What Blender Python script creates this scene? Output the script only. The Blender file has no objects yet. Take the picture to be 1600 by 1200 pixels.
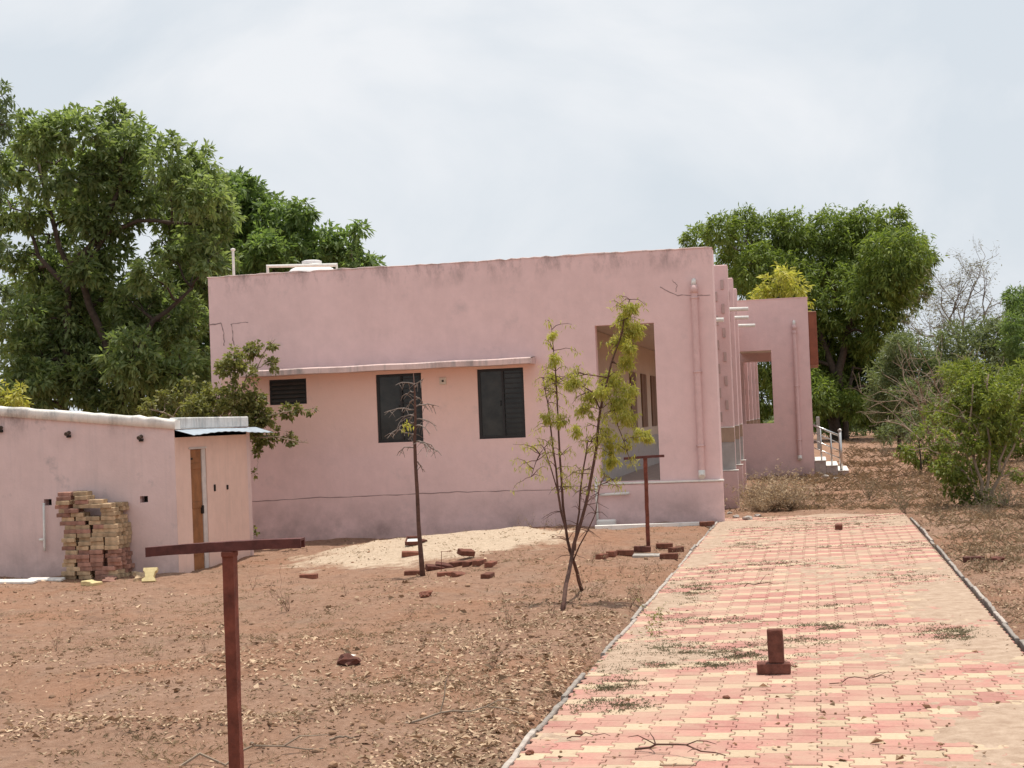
import bpy, bmesh, math, random
import numpy as np
from mathutils import Vector, Matrix

random.seed(7)
RNG = np.random.default_rng(11)
scene = bpy.context.scene
col = scene.collection
R = math.radians

# ------------------------------------------------------------------ camera
CAM_H = 1.8
YAW, PITCH, ROLL = R(11.1023), R(1.36), R(2.3)
FPX = 2400.0                       # focal length in pixels of the 1600 px wide photograph
_fw = Vector((-math.sin(YAW) * math.cos(PITCH), math.cos(YAW) * math.cos(PITCH), math.sin(PITCH)))
_rt0 = Vector((math.cos(YAW), math.sin(YAW), 0))
_up0 = _rt0.cross(_fw)
_rt = _rt0 * math.cos(ROLL) - _up0 * math.sin(ROLL)
_up = _rt0 * math.sin(ROLL) + _up0 * math.cos(ROLL)
cam_d = bpy.data.cameras.new('camera')
cam_d.sensor_width = 36.0
cam_d.lens = 36.0 * FPX / 1600.0
cam_d.clip_start = 0.1
cam_d.clip_end = 3000
cam = bpy.data.objects.new('camera', cam_d)
col.objects.link(cam)
m = Matrix((_rt, _up, -_fw)).transposed().to_4x4()
m.translation = Vector((0, 0, CAM_H))
cam.matrix_world = m
scene.camera = cam

# ------------------------------------------------------------------ sky and sun
SUN_EL, SUN_AZ = R(79), R(24)      # azimuth from +Y (behind the building) towards +X
SKY_STRENGTH = 0.10
world = bpy.data.worlds.new('World')
scene.world = world
world.use_nodes = True
nt = world.node_tree
nt.nodes.clear()
out = nt.nodes.new('ShaderNodeOutputWorld')
bg = nt.nodes.new('ShaderNodeBackground')
bg.inputs['Strength'].default_value = SKY_STRENGTH
sky = nt.nodes.new('ShaderNodeTexSky')
sky.sky_type = 'NISHITA'
sky.sun_disc = False
sky.sun_elevation = SUN_EL
sky.sun_rotation = SUN_AZ
sky.air_density = 1.0
sky.dust_density = 4.0
sky.ozone_density = 1.0
tc = nt.nodes.new('ShaderNodeTexCoord')
mp = nt.nodes.new('ShaderNodeMapping')
mp.inputs['Scale'].default_value = (1.0, 1.0, 1.5)
mp.inputs['Location'].default_value = (0.35, 0.1, 0.2)
nz = nt.nodes.new('ShaderNodeTexNoise')
nz.inputs['Scale'].default_value = 4.2
nz.inputs['Detail'].default_value = 7
nz.inputs['Roughness'].default_value = 0.52
nz.inputs['Distortion'].default_value = 0.4
rp = nt.nodes.new('ShaderNodeValToRGB')
rp.color_ramp.elements[0].position = 0.47
rp.color_ramp.elements[0].color = (0.0, 0.0, 0.0, 1)
rp.color_ramp.elements[1].position = 0.70
rp.color_ramp.elements[1].color = (1, 1, 1, 1)
veil = nt.nodes.new('ShaderNodeMix'); veil.data_type = 'RGBA'      # thin haze veil over the blue sky
veil.inputs['Factor'].default_value = 0.92
veil.inputs['B'].default_value = (7.35, 7.95, 8.55, 1)
cl = nt.nodes.new('ShaderNodeMix'); cl.data_type = 'RGBA'          # soft clouds
cl.inputs['B'].default_value = (8.6, 8.85, 9.2, 1)
L = nt.links.new
L(tc.outputs['Generated'], mp.inputs['Vector'])
L(mp.outputs['Vector'], nz.inputs['Vector'])
L(nz.outputs['Fac'], rp.inputs['Fac'])
L(sky.outputs['Color'], veil.inputs['A'])
L(rp.outputs['Color'], cl.inputs['Factor'])
L(veil.outputs['Result'], cl.inputs['A'])
L(cl.outputs['Result'], bg.inputs['Color'])
L(bg.outputs['Background'], out.inputs['Surface'])

sun_d = bpy.data.lights.new('sun', 'SUN')
sun_d.energy = 4.3
sun_d.angle = R(0.9)
sun_d.color = (1.0, 0.945, 0.86)
sun = bpy.data.objects.new('sun', sun_d)
col.objects.link(sun)
sd = Vector((math.sin(SUN_AZ) * math.cos(SUN_EL), math.cos(SUN_AZ) * math.cos(SUN_EL), math.sin(SUN_EL)))
sun.rotation_euler = sd.to_track_quat('Z', 'Y').to_euler()
sun.location = (0, 0, 40)

vs = scene.view_settings
vs.view_transform = 'Standard'
vs.look = 'None'
vs.exposure = 0.0
vs.gamma = 1.0
vs.use_curve_mapping = False
scene.cycles.max_bounces = 7
scene.cycles.diffuse_bounces = 4
scene.cycles.transparent_max_bounces = 6
scene.cycles.use_denoising = True

# ------------------------------------------------------------------ measuring helpers
def ray(x, y):
    return _fw + _rt * ((x - 800) / FPX) - _up * ((y - 600) / FPX)
def atY(x, y, Y):
    d = ray(x, y); return Vector((0, 0, CAM_H)) + d * (Y / d.y)
def atX(x, y, X):
    d = ray(x, y); return Vector((0, 0, CAM_H)) + d * (X / d.x)
def gnd(x, y, z=0.0):
    d = ray(x, y); return Vector((0, 0, CAM_H)) + d * ((z - CAM_H) / d.z)
def proj(p):
    d = Vector(p) - Vector((0, 0, CAM_H)); w = d.dot(_fw)
    return 800 + FPX * d.dot(_rt) / w, 600 - FPX * d.dot(_up) / w

def sstep(a, b, x):
    t = np.clip((np.asarray(x, float) - a) / (b - a), 0, 1); return t * t * (3 - 2 * t)
def wav(x, y, s, ph=0.0):
    return (np.sin(x * 1.31 * s + 1.7 + ph) * np.cos(y * 1.13 * s + .3 + ph) + np.sin((x * .71 - y * 1.07) * s * 1.9 + ph * 2.1) * .6
            + np.sin((x * 1.9 + y * .57) * s * 2.7 + 4 + ph) * .35) / 1.95
_vn = np.random.default_rng(5).random((64, 64))
def vnoise(x, y, s):
    x = np.asarray(x, float) * s; y = np.asarray(y, float) * s
    xi = np.floor(x).astype(int); yi = np.floor(y).astype(int)
    fx = x - xi; fy = y - yi
    fx = fx * fx * (3 - 2 * fx); fy = fy * fy * (3 - 2 * fy)
    g = lambda a, b: _vn[a % 64, b % 64]
    return (g(xi, yi) * (1 - fx) + g(xi + 1, yi) * fx) * (1 - fy) + (g(xi, yi + 1) * (1 - fx) + g(xi + 1, yi + 1) * fx) * fy

PX0, PX1, PY1 = -1.655, 1.435, 26.4      # paved path
def ground_z(x, y):
    x = np.asarray(x, float); y = np.asarray(y, float)
    z = -0.15 * (1 - sstep(-8.0, -3.6, x)) * sstep(6, 12, y) * (1 - sstep(40, 60, y))
    far = sstep(60, 140, y)
    rough = (vnoise(x, y, .9) - .5) * .06 + (vnoise(x, y, 2.7) - .5) * .05 + (vnoise(x, y, 6.1) - .5) * .03
    z = z + rough * (1 + far * 2)
    # sand mound in front of the wall
    mx, my = -5.35, 22.3
    d = ((x - mx) / 2.0) ** 2 + ((y - my) / 1.9) ** 2
    z = z + .21 * np.exp(-d * 1.1) * (1 + .25 * (vnoise(x, y, 2.0) - .5))
    # shallow rise towards the right-hand verge
    z = z + .03 * sstep(1.6, 3.0, x) * (1 - far)
    # bed of the path
    inp = sstep(PX0 - .12, PX0 + .0, x) * (1 - sstep(PX1, PX1 + .12, x)) * (1 - sstep(PY1 - .6, PY1 + .4, y))
    z = z * (1 - inp) - .10 * inp
    edge = (1 - sstep(.0, .5, np.abs(x - (PX0 - .12)))) + (1 - sstep(.0, .5, np.abs(x - (PX1 + .12))))
    z = np.where((inp < .02) & (y < PY1), z * (1 - .7 * np.clip(edge, 0, 1)) - .012 * np.clip(edge, 0, 1), z)
    return z
def gz(x, y):
    return float(ground_z(x, y))

# ------------------------------------------------------------------ object helpers
def tag(o, label=None, cat=None, group=None, kind=None):
    if label: o['label'] = label
    if cat: o['category'] = cat
    if group: o['group'] = group
    if kind: o['kind'] = kind
    return o
def empty(name, loc=(0, 0, 0), rz=0, label=None, cat=None, group=None, kind=None, local=False):
    o = bpy.data.objects.new(name, None); col.objects.link(o)
    o.location = loc; o.rotation_euler = (0, 0, rz); o.empty_display_size = .1
    if local: o['_local'] = 1
    return tag(o, label, cat, group, kind)
def link(name, me, mat=None, parent=None, loc=None, rot=None):
    o = bpy.data.objects.new(name, me); col.objects.link(o)
    if mat is not None and len(me.materials) == 0: me.materials.append(mat)
    if parent is not None:
        o.parent = parent
        if parent.type == 'EMPTY' and not parent.get('_local'):      # built in world coordinates under an Empty at the thing's base
            o.matrix_parent_inverse = (Matrix.Translation(parent.location) @ parent.rotation_euler.to_matrix().to_4x4()).inverted()
    if loc is not None: o.location = loc
    if rot is not None: o.rotation_euler = rot
    return o

class MB:
    """collects simple shapes, then becomes one mesh object"""
    def __init__(s): s.v = []; s.f = []
    def add(s, vs_, fs_):
        n = len(s.v); s.v += [tuple(v) for v in vs_]; s.f += [tuple(i + n for i in f) for f in fs_]; return s
    def box(s, x0, y0, z0, x1, y1, z1, b=0.0):
        if b <= 0:
            return s.add([(x0, y0, z0), (x1, y0, z0), (x1, y1, z0), (x0, y1, z0), (x0, y0, z1), (x1, y0, z1), (x1, y1, z1), (x0, y1, z1)],
                         [(3, 2, 1, 0), (4, 5, 6, 7), (0, 1, 5, 4), (1, 2, 6, 5), (2, 3, 7, 6), (3, 0, 4, 7)])
        bm = bmesh.new(); bmesh.ops.create_cube(bm, size=1)
        for v in bm.verts:
            v.co = Vector(((x0 + x1) / 2 + v.co.x * (x1 - x0), (y0 + y1) / 2 + v.co.y * (y1 - y0), (z0 + z1) / 2 + v.co.z * (z1 - z0)))
        bmesh.ops.bevel(bm, geom=list(bm.edges), offset=b, segments=1, affect='EDGES')
        bm.verts.index_update()
        s.add([v.co[:] for v in bm.verts], [[v.index for v in f.verts] for f in bm.faces]); bm.free(); return s
    def tube(s, pts, rad, n=6, cap=True):
        pts = [Vector(p) for p in pts]
        if not hasattr(rad, '__len__'): rad = [rad] * len(pts)
        rings = []; up = None
        for i, p in enumerate(pts):
            t = (pts[min(i + 1, len(pts) - 1)] - pts[max(i - 1, 0)])
            t = t.normalized() if t.length > 1e-9 else Vector((0, 0, 1))
            if up is None:
                up = Vector((1, 0, 0)) if abs(t.x) < .8 else Vector((0, 1, 0))
            a = (up - t * up.dot(t)).normalized(); b = t.cross(a); up = a
            rings.append([p + (a * math.cos(2 * math.pi * k / n) + b * math.sin(2 * math.pi * k / n)) * rad[i] for k in range(n)])
        vs_ = [v for r in rings for v in r]; fs_ = []
        for i in range(len(pts) - 1):
            for k in range(n):
                k2 = (k + 1) % n
                fs_.append((i * n + k, i * n + k2, (i + 1) * n + k2, (i + 1) * n + k))
        if cap:
            fs_.append(tuple(reversed(range(n)))); fs_.append(tuple((len(pts) - 1) * n + k for k in range(n)))
        return s.add(vs_, fs_)
    def lathe(s, prof, n=20, c=(0, 0, 0)):
        vs_ = []; fs_ = []
        for (r, z) in prof:
            for k in range(n):
                a = 2 * math.pi * k / n; vs_.append((c[0] + r * math.cos(a), c[1] + r * math.sin(a), c[2] + z))
        for i in range(len(prof) - 1):
            for k in range(n):
                k2 = (k + 1) % n; fs_.append((i * n + k, i * n + k2, (i + 1) * n + k2, (i + 1) * n + k))
        fs_.append(tuple(reversed(range(n)))); fs_.append(tuple((len(prof) - 1) * n + k for k in range(n)))
        return s.add(vs_, fs_)
    def mesh(s, name, smooth=False):
        me = bpy.data.meshes.new(name); me.from_pydata(s.v, [], s.f); me.update()
        if smooth: me.polygons.foreach_set('use_smooth', [len(f) <= 4 for f in s.f])
        return me
    def build(s, name, mat, parent=None, smooth=False, loc=None, rot=None):
        return link(name, s.mesh(name, smooth), mat, parent, loc, rot)

def np_mesh(name, V, F, smooth=False):
    """V (n,3), F (m,3|4) as numpy -> mesh, fast"""
    me = bpy.data.meshes.new(name)
    V = np.asarray(V, np.float32); F = np.asarray(F, np.int32); k = F.shape[1]
    me.vertices.add(len(V)); me.vertices.foreach_set('co', V.ravel())
    me.loops.add(F.size); me.loops.foreach_set('vertex_index', F.ravel())
    me.polygons.add(len(F)); me.polygons.foreach_set('loop_start', np.arange(0, F.size, k, dtype=np.int32))
    me.polygons.foreach_set('loop_total', np.full(len(F), k, np.int32))
    if smooth: me.polygons.foreach_set('use_smooth', np.ones(len(F), bool))
    me.update(); me.validate(); return me

def wall_panel(mb, axis, pos, thick, u0, u1, z0, z1, holes=(), facing=1):
    """wall with rectangular holes. axis 'Y': plane y=pos, u is x, body from pos to pos+thick; axis 'X': plane x=pos, u is y"""
    us = sorted({u0, u1, *[h[0] for h in holes], *[h[1] for h in holes]}); zs = sorted({z0, z1, *[h[2] for h in holes], *[h[3] for h in holes]})
    P = (lambda u, d, z: (u, pos + d, z)) if axis == 'Y' else (lambda u, d, z: (pos + d, u, z))
    def hole(ua, ub, za, zb):
        uc, zc = (ua + ub) / 2, (za + zb) / 2
        if not (u0 < uc < u1 and z0 < zc < z1): return True
        return any(h[0] < uc < h[1] and h[2] < zc < h[3] for h in holes)
    for i in range(len(us) - 1):
        for j in range(len(zs) - 1):
            a, b, c, d = us[i], us[i + 1], zs[j], zs[j + 1]
            if hole(a, b, c, d): continue
            mb.add([P(a, 0, c), P(b, 0, c), P(b, 0, d), P(a, 0, d)], [(0, 1, 2, 3)])
            mb.add([P(a, thick, c), P(b, thick, c), P(b, thick, d), P(a, thick, d)], [(3, 2, 1, 0)])
            ul = us[i - 1] if i > 0 else a - 1; ur = us[i + 2] if i + 2 < len(us) else b + 1
            zl = zs[j - 1] if j > 0 else c - 1; zr = zs[j + 2] if j + 2 < len(zs) else d + 1
            if hole(ul, a, c, d): mb.add([P(a, 0, c), P(a, 0, d), P(a, thick, d), P(a, thick, c)], [(0, 1, 2, 3)])
            if hole(b, ur, c, d): mb.add([P(b, 0, c), P(b, 0, d), P(b, thick, d), P(b, thick, c)], [(3, 2, 1, 0)])
            if hole(a, b, zl, c): mb.add([P(a, 0, c), P(b, 0, c), P(b, thick, c), P(a, thick, c)], [(3, 2, 1, 0)])
            if hole(a, b, d, zr): mb.add([P(a, 0, d), P(b, 0, d), P(b, thick, d), P(a, thick, d)], [(0, 1, 2, 3)])
    return mb

# ------------------------------------------------------------------ materials
def new_mat(name):
    m_ = bpy.data.materials.new(name); m_.use_nodes = True
    n = m_.node_tree.nodes; b = n['Principled BSDF']
    return m_, m_.node_tree, b
def coords(t, scale=(1, 1, 1), kind='Object'):
    c = t.nodes.new('ShaderNodeTexCoord'); mp_ = t.nodes.new('ShaderNodeMapping'); mp_.inputs['Scale'].default_value = scale
    t.links.new(c.outputs[kind], mp_.inputs['Vector']); return mp_.outputs['Vector']
def noise(t, vec, scale, detail=5, rough=.55, dist=0):
    n = t.nodes.new('ShaderNodeTexNoise'); n.inputs['Scale'].default_value = scale; n.inputs['Detail'].default_value = detail
    n.inputs['Roughness'].default_value = rough; n.inputs['Distortion'].default_value = dist
    t.links.new(vec, n.inputs['Vector']); return n.outputs['Fac']
def ramp(t, fac, stops):
    r_ = t.nodes.new('ShaderNodeValToRGB'); e = r_.color_ramp.elements
    while len(e) < len(stops): e.new(.5)
    for el, (p, c) in zip(e, stops):
        el.position = p; el.color = (*c, 1) if hasattr(c, '__len__') else (c, c, c, 1)
    t.links.new(fac, r_.inputs['Fac']); return r_.outputs['Color']
def mixc(t, fac, a, b, mode='MIX'):
    x = t.nodes.new('ShaderNodeMix'); x.data_type = 'RGBA'; x.blend_type = mode
    for s_, v in ((x.inputs['Factor'], fac), (x.inputs['A'], a), (x.inputs['B'], b)):
        if isinstance(v, (int, float)): s_.default_value = v if s_.type == 'VALUE' else (v, v, v, 1)
        elif isinstance(v, tuple): s_.default_value = (*v, 1) if len(v) == 3 else v
        else: t.links.new(v, s_)
    return x.outputs['Result']
def mathn(t, op, a, b=None, clamp=False):
    x = t.nodes.new('ShaderNodeMath'); x.operation = op; x.use_clamp = clamp
    for i, v in enumerate((a, b)):
        if v is None: continue
        if isinstance(v, (int, float)): x.inputs[i].default_value = v
        else: t.links.new(v, x.inputs[i])
    return x.outputs[0]
def bump(t, b, h, dist=.01, strength=.6):
    n = t.nodes.new('ShaderNodeBump'); n.inputs['Distance'].default_value = dist; n.inputs['Strength'].default_value = strength
    t.links.new(h, n.inputs['Height']); t.links.new(n.outputs['Normal'], b.inputs['Normal'])
def scl(c, k): return tuple(x * k for x in c)

def simple(name, c, rough=.7, var=.25, scale=9, metal=0, bmp=.004, kind='Object', rnd=None, spec=.3):
    """base colour broken up by noise; rnd='object' or 'island' adds a per-piece tone"""
    m_, t, b = new_mat(name); v = coords(t, kind=kind)
    f = noise(t, v, scale, 6, .62)
    cc = ramp(t, f, [(.3, scl(c, 1 - var)), (.7, scl(c, 1 + var))])
    if rnd:
        if rnd == 'object':
            o = t.nodes.new('ShaderNodeObjectInfo').outputs['Random']
        else:
            o = t.nodes.new('ShaderNodeNewGeometry').outputs['Random Per Island']
        tone = ramp(t, o, [(0, .72), (1, 1.22)])
        cc = mixc(t, 1.0, cc, tone, 'MULTIPLY')
    t.links.new(cc, b.inputs['Base Color'])
    b.inputs['Roughness'].default_value = rough; b.inputs['Metallic'].default_value = metal
    b.inputs['Specular IOR Level'].default_value = spec
    if bmp: bump(t, b, noise(t, v, scale * 4, 4, .6), bmp)
    return m_

def plaster(name, c, grime=.5, top=None, base=None, streak=1.0, painted_bounce=None):
    """painted plaster: blotches, rain streaks, dark stains below the roof edge (top) and splashed dirt near the ground (base)"""
    m_, t, b = new_mat(name); v = coords(t)
    big = noise(t, v, .9, 6, .6); mid = noise(t, v, 5, 6, .62)
    cc = ramp(t, big, [(.32, scl(c, .90)), (.68, scl(c, 1.07))])
    cc = mixc(t, .45, cc, ramp(t, mid, [(.3, scl(c, .88)), (.7, scl(c, 1.08))]))
    if painted_bounce is not None:      # warm ground bounce below a ledge, painted into the colour: (x0, x1, z of the ledge, how far down, bounce colour)
        x0_, x1_, zl, dn, bounce_col = painted_bounce; sp = t.nodes.new('ShaderNodeSeparateXYZ'); t.links.new(coords(t), sp.inputs[0])
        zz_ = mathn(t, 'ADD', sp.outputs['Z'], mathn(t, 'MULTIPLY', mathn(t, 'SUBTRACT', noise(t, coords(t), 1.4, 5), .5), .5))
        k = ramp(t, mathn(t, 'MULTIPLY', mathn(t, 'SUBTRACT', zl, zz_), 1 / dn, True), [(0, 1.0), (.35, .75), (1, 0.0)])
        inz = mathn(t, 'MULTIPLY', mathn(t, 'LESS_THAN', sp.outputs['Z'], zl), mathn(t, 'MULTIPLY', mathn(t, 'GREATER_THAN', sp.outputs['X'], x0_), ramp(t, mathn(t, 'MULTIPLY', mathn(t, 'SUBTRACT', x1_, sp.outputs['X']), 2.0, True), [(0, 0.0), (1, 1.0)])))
        cc = mixc(t, mathn(t, 'MULTIPLY', mathn(t, 'MULTIPLY', k, inz), .8), cc, bounce_col)
    st = noise(t, coords(t, (3.2, 3.2, .22)), 2.6, 5, .6)
    smask = mathn(t, 'MULTIPLY', ramp(t, st, [(.52, 0.0), (.74, 1.0)]), .38 * grime * streak)
    dark = (c[0] * .42, c[1] * .52, c[2] * .55)
    cc = mixc(t, smask, cc, dark)
    spots = noise(t, v, 2.1, 8, .68)
    cc = mixc(t, mathn(t, 'MULTIPLY', ramp(t, spots, [(.58, 0.0), (.76, 1.0)]), .5 * grime), cc, dark)
    sep = t.nodes.new('ShaderNodeSeparateXYZ'); t.links.new(coords(t), sep.inputs[0]); z = sep.outputs['Z']
    if top is not None:
        k = mathn(t, 'MULTIPLY', ramp(t, mathn(t, 'MULTIPLY', mathn(t, 'SUBTRACT', z, top - .55), 1 / .55, True), [(.25, 0.0), (1.0, 1.0)]),
                  ramp(t, noise(t, coords(t, (1, 1, .45)), 2.0, 8, .74), [(.49, 0.0), (.64, 1.0)]))
        cc = mixc(t, mathn(t, 'MULTIPLY', k, .62), cc, (.10, .085, .08))
    if base is not None:
        k = mathn(t, 'MULTIPLY', ramp(t, mathn(t, 'MULTIPLY', mathn(t, 'SUBTRACT', base + .75, z), 1 / .75, True), [(.1, 0.0), (.95, 1.0)]),
                  ramp(t, noise(t, v, 1.7, 7, .68), [(.36, 0.0), (.66, 1.0)]))
        cc = mixc(t, mathn(t, 'MULTIPLY', k, .6), cc, (.21, .15, .135))
    t.links.new(cc, b.inputs['Base Color']); b.inputs['Roughness'].default_value = .88; b.inputs['Specular IOR Level'].default_value = .2
    h = mathn(t, 'ADD', mathn(t, 'MULTIPLY', noise(t, v, 26, 5, .6), .6), mathn(t, 'MULTIPLY', noise(t, v, 2.2, 4), 1.2))
    bump(t, b, h, .012, .45)
    return m_

PINK = (.755, .538, .517)
M = {}
M['pink'] = plaster('pink_plaster', PINK, .6, 4.5, 0.0, .25, painted_bounce=(-10.2, -4.3, 2.74, 1.5, (.80, .525, .415)))
M['pink_clean'] = plaster('pink_plaster_side', (.735, .51, .488), .45, None, 0.0, .3)
M['shade'] = plaster('weathered_ledge', (.70, .52, .48), 2.2, 2.95)
M['hut'] = plaster('hut_plaster', (.70, .53, .50), 1.6, 2.15, -.15, .3)
M['hut_side'] = plaster('hut_side_bounce_plaster', (.76, .54, .46), .35)  # brighter peach than the front: bounced light put into the wall colour
M['coping'] = plaster('whitewashed_coping', (.80, .75, .69), 1.6, 2.2)
M['coping_dark'] = plaster('stained_coping', (.66, .65, .63), 2.3, 2.05)
M['cream'] = plaster('cream_plaster', (.62, .50, .40), .4)
M['ceiling'] = plaster('ceiling_plaster', (.66, .55, .45), .3)
M['grey_tile'] = simple('grey_tile', (.42, .39, .37), .4, .12, 6)
M['brown_paint'] = simple('brown_paint', (.20, .115, .07), .55, .2, 7)
M['red_brown'] = simple('red_brown_board', (.24, .075, .04), .55, .2, 5)
M['dark_frame'] = simple('dark_window_frame', (.022, .020, .020), .45, .2, 8)
M['room'] = simple('room_plaster', (.30, .25, .21), .9, .1, 3)
M['pvc'] = simple('white_pipe', (.74, .71, .66), .45, .1, 14)
M['pvc_pink'] = simple('pink_painted_pipe', (.64, .435, .415), .8, .08, 10)
M['tank'] = simple('white_tank', (.78, .76, .74), .45, .08, 6)
M['steel'] = simple('steel_rail', (.60, .58, .56), .3, .1, 20, metal=.9)
M['step'] = simple('grey_step_stone', (.40, .33, .30), .8, .2, 7)
M['rust_dark'] = simple('dark_rusty_iron', (.105, .034, .028), .75, .4, 16, bmp=.004)
M['rust'] = simple('rusty_red_iron', (.165, .046, .028), .75, .45, 14, bmp=.004)
M['crack'] = simple('plaster_crack', (.30, .21, .20), .95, .2, 9)
M['slat'] = simple('louvre_glass', (.055, .052, .048), .3, .15, 6)
M['band'] = simple('tan_band', (.42, .30, .22), .7, .15, 6)
M['relief'] = simple('brown_relief', (.50, .36, .33), .8, .12, 6)
M['door'] = simple('brown_door', (.27, .115, .045), .6, .3, 5)
M['jamb'] = simple('pale_jamb', (.58, .52, .49), .7, .15, 8)
M['sheet'] = simple('zinc_sheet', (.36, .41, .46), .5, .15, 5)
M['black'] = simple('dark_hole', (.03, .025, .022), .9, .1)
M['concrete'] = simple('pale_concrete', (.40, .36, .32), .9, .25, 7, bmp=.008)
M['kerb'] = simple('grey_kerb_concrete', (.36, .31, .27), .92, .35, 9, bmp=.01, rnd='object')
M['fence_post'] = simple('fence_concrete', (.36, .34, .32), .9, .2, 5)
M['plate'] = simple('switch_plate', (.62, .52, .42), .5, .05)
M['brick'] = simple('red_brick', (.20, .078, .050), .92, .4, 14, bmp=.01, rnd='object')
M['brick_dark'] = simple('dark_brick', (.13, .05, .036), .92, .4, 16, bmp=.01, rnd='object')
M['block_y'] = simple('weathered_yellow_block', (.43, .305, .19), .92, .42, 12, bmp=.01, rnd='object')
M['block_r'] = simple('weathered_red_block', (.34, .18, .135), .92, .4, 12, bmp=.01, rnd='object')
M['block_p'] = simple('pale_yellow_block', (.62, .50, .26), .9, .15, 12, bmp=.008)
m_, t_, b_ = new_mat('window_glass')
b_.inputs['Base Color'].default_value = (.018, .020, .018, 1); b_.inputs['Roughness'].default_value = .2
t_.links.new(ramp(t_, noise(t_, coords(t_), 3.0, 6, .65), [(.35, (.014, .016, .015)), (.75, (.050, .050, .044))]), b_.inputs['Base Color']); b_.inputs['Specular IOR Level'].default_value = .35
M['glass'] = m_

def paver_mat(name, c, rnd):
    m_, t, b = new_mat(name); v = coords(t) if rnd == 'island' else None
    geo = t.nodes.new('ShaderNodeNewGeometry'); pos = geo.outputs['Position']
    f = noise(t, pos, 38, 6, .65); g = noise(t, pos, 1.3, 7, .66); g2 = noise(t, pos, 6, 6, .6)
    cc = ramp(t, f, [(.28, scl(c, .82)), (.72, scl(c, 1.1))])
    o = t.nodes.new('ShaderNodeObjectInfo').outputs['Random'] if rnd == 'object' else geo.outputs['Random Per Island']
    cc = mixc(t, 1.0, cc, ramp(t, o, [(0, (.85, .83, .83)), (.3, (.96, .96, .96)), (.7, (1.0, 1.0, 1.0)), (1, (1.13, 1.13, 1.12))]), 'MULTIPLY')
    dust = (.475, .338, .245)
    cc = mixc(t, mathn(t, 'MULTIPLY', ramp(t, g, [(.40, 0.0), (.64, 1.0)]), .66), cc, dust)      # worn in dust
    cc = mixc(t, mathn(t, 'MULTIPLY', ramp(t, g2, [(.50, 0.0), (.72, 1.0)]), .38), cc, dust)
    cc = mixc(t, mathn(t, 'MULTIPLY', ramp(t, noise(t, pos, 9, 7, .7), [(.62, 0.0), (.78, 1.0)]), .45), cc, (.19, .13, .095))
    t.links.new(cc, b.inputs['Base Color']); b.inputs['Roughness'].default_value = .93; b.inputs['Specular IOR Level'].default_value = .15
    bump(t, b, noise(t, pos, 120, 4, .6), .003, .5)
    return m_
PR, PYL = (.445, .215, .178), (.535, .41, .28)
M['paver_red'] = paver_mat('red_paver', PR, 'object'); M['paver_yel'] = paver_mat('yellow_paver', PYL, 'object')
M['paver_red_f'] = paver_mat('red_paver_field', PR, 'island'); M['paver_yel_f'] = paver_mat('yellow_paver_field', PYL, 'island')

def soil_mat(name):
    m_, t, b = new_mat(name); geo = t.nodes.new('ShaderNodeNewGeometry'); pos = geo.outputs['Position']
    n1 = noise(t, pos, .35, 8, .62, .5); n2 = noise(t, pos, 2.2, 8, .66); n3 = noise(t, pos, 14, 7, .68); n4 = noise(t, pos, 60, 5, .7)
    cc = ramp(t, n1, [(.30, (0.276, 0.151, 0.095)), (.5, (0.353, 0.208, 0.139)), (.68, (0.440, 0.284, 0.206))])
    cc = mixc(t, .55, cc, ramp(t, n2, [(.28, (0.216, 0.121, 0.083)), (.5, (0.353, 0.211, 0.143)), (.72, (0.471, 0.314, 0.231))]))
    cc = mixc(t, .5, cc, ramp(t, n3, [(.28, (0.154, 0.086, 0.057)), (.5, (0.342, 0.204, 0.139)), (.74, (0.491, 0.333, 0.248))]))
    cc = mixc(t, mathn(t, 'MULTIPLY', ramp(t, n4, [(.56, 0.0), (.74, 1.0)]), .45), cc, (0.102, 0.059, 0.042))
    cc = mixc(t, mathn(t, 'MULTIPLY', ramp(t, noise(t, pos, 1.1, 8, .7), [(.52, 0.0), (.72, 1.0)]), .45), cc, (0.226, 0.169, 0.122))
    cc = mixc(t, mathn(t, 'MULTIPLY', ramp(t, noise(t, pos, .55, 6, .6, .8), [(.46, 0.0), (.62, 1.0)]), .55), cc, ramp(t, n3, [(.3, (0.297, 0.144, 0.084)), (.7, (0.397, 0.209, 0.126))]))
    cc = mixc(t, mathn(t, 'MULTIPLY', ramp(t, noise(t, pos, 3.4, 8, .72), [(.55, 0.0), (.68, 1.0)]), .6), cc, (0.154, 0.098, 0.071))
    # pale builders' sand lies on the mound: a spill with its own outline
    sep = t.nodes.new('ShaderNodeSeparateXYZ'); t.links.new(pos, sep.inputs[0])
    dx = mathn(t, 'MULTIPLY', mathn(t, 'ADD', sep.outputs['X'], 5.5), 1 / 2.15); dy = mathn(t, 'MULTIPLY', mathn(t, 'SUBTRACT', sep.outputs['Y'], 22.0), 1 / 2.6)
    rr = mathn(t, 'ADD', mathn(t, 'MULTIPLY', dx, dx), mathn(t, 'MULTIPLY', dy, dy))
    rr = mathn(t, 'ADD', rr, mathn(t, 'MULTIPLY', mathn(t, 'SUBTRACT', noise(t, pos, 1.6, 8, .65), .5), 2.2))
    sm = ramp(t, rr, [(.62, 1.0), (1.0, 0.0)])
    cc = mixc(t, sm, cc, ramp(t, n3, [(.3, (.50, .375, .265)), (.7, (.68, .535, .40))]))
    t.links.new(cc, b.inputs['Base Color']); b.inputs['Roughness'].default_value = .97; b.inputs['Specular IOR Level'].default_value = .1
    h = mathn(t, 'ADD', mathn(t, 'MULTIPLY', n3, 1.0), mathn(t, 'MULTIPLY', n4, .5))
    bump(t, b, h, .06, .8)
    return m_
M['soil'] = soil_mat('dry_red_soil')
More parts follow.
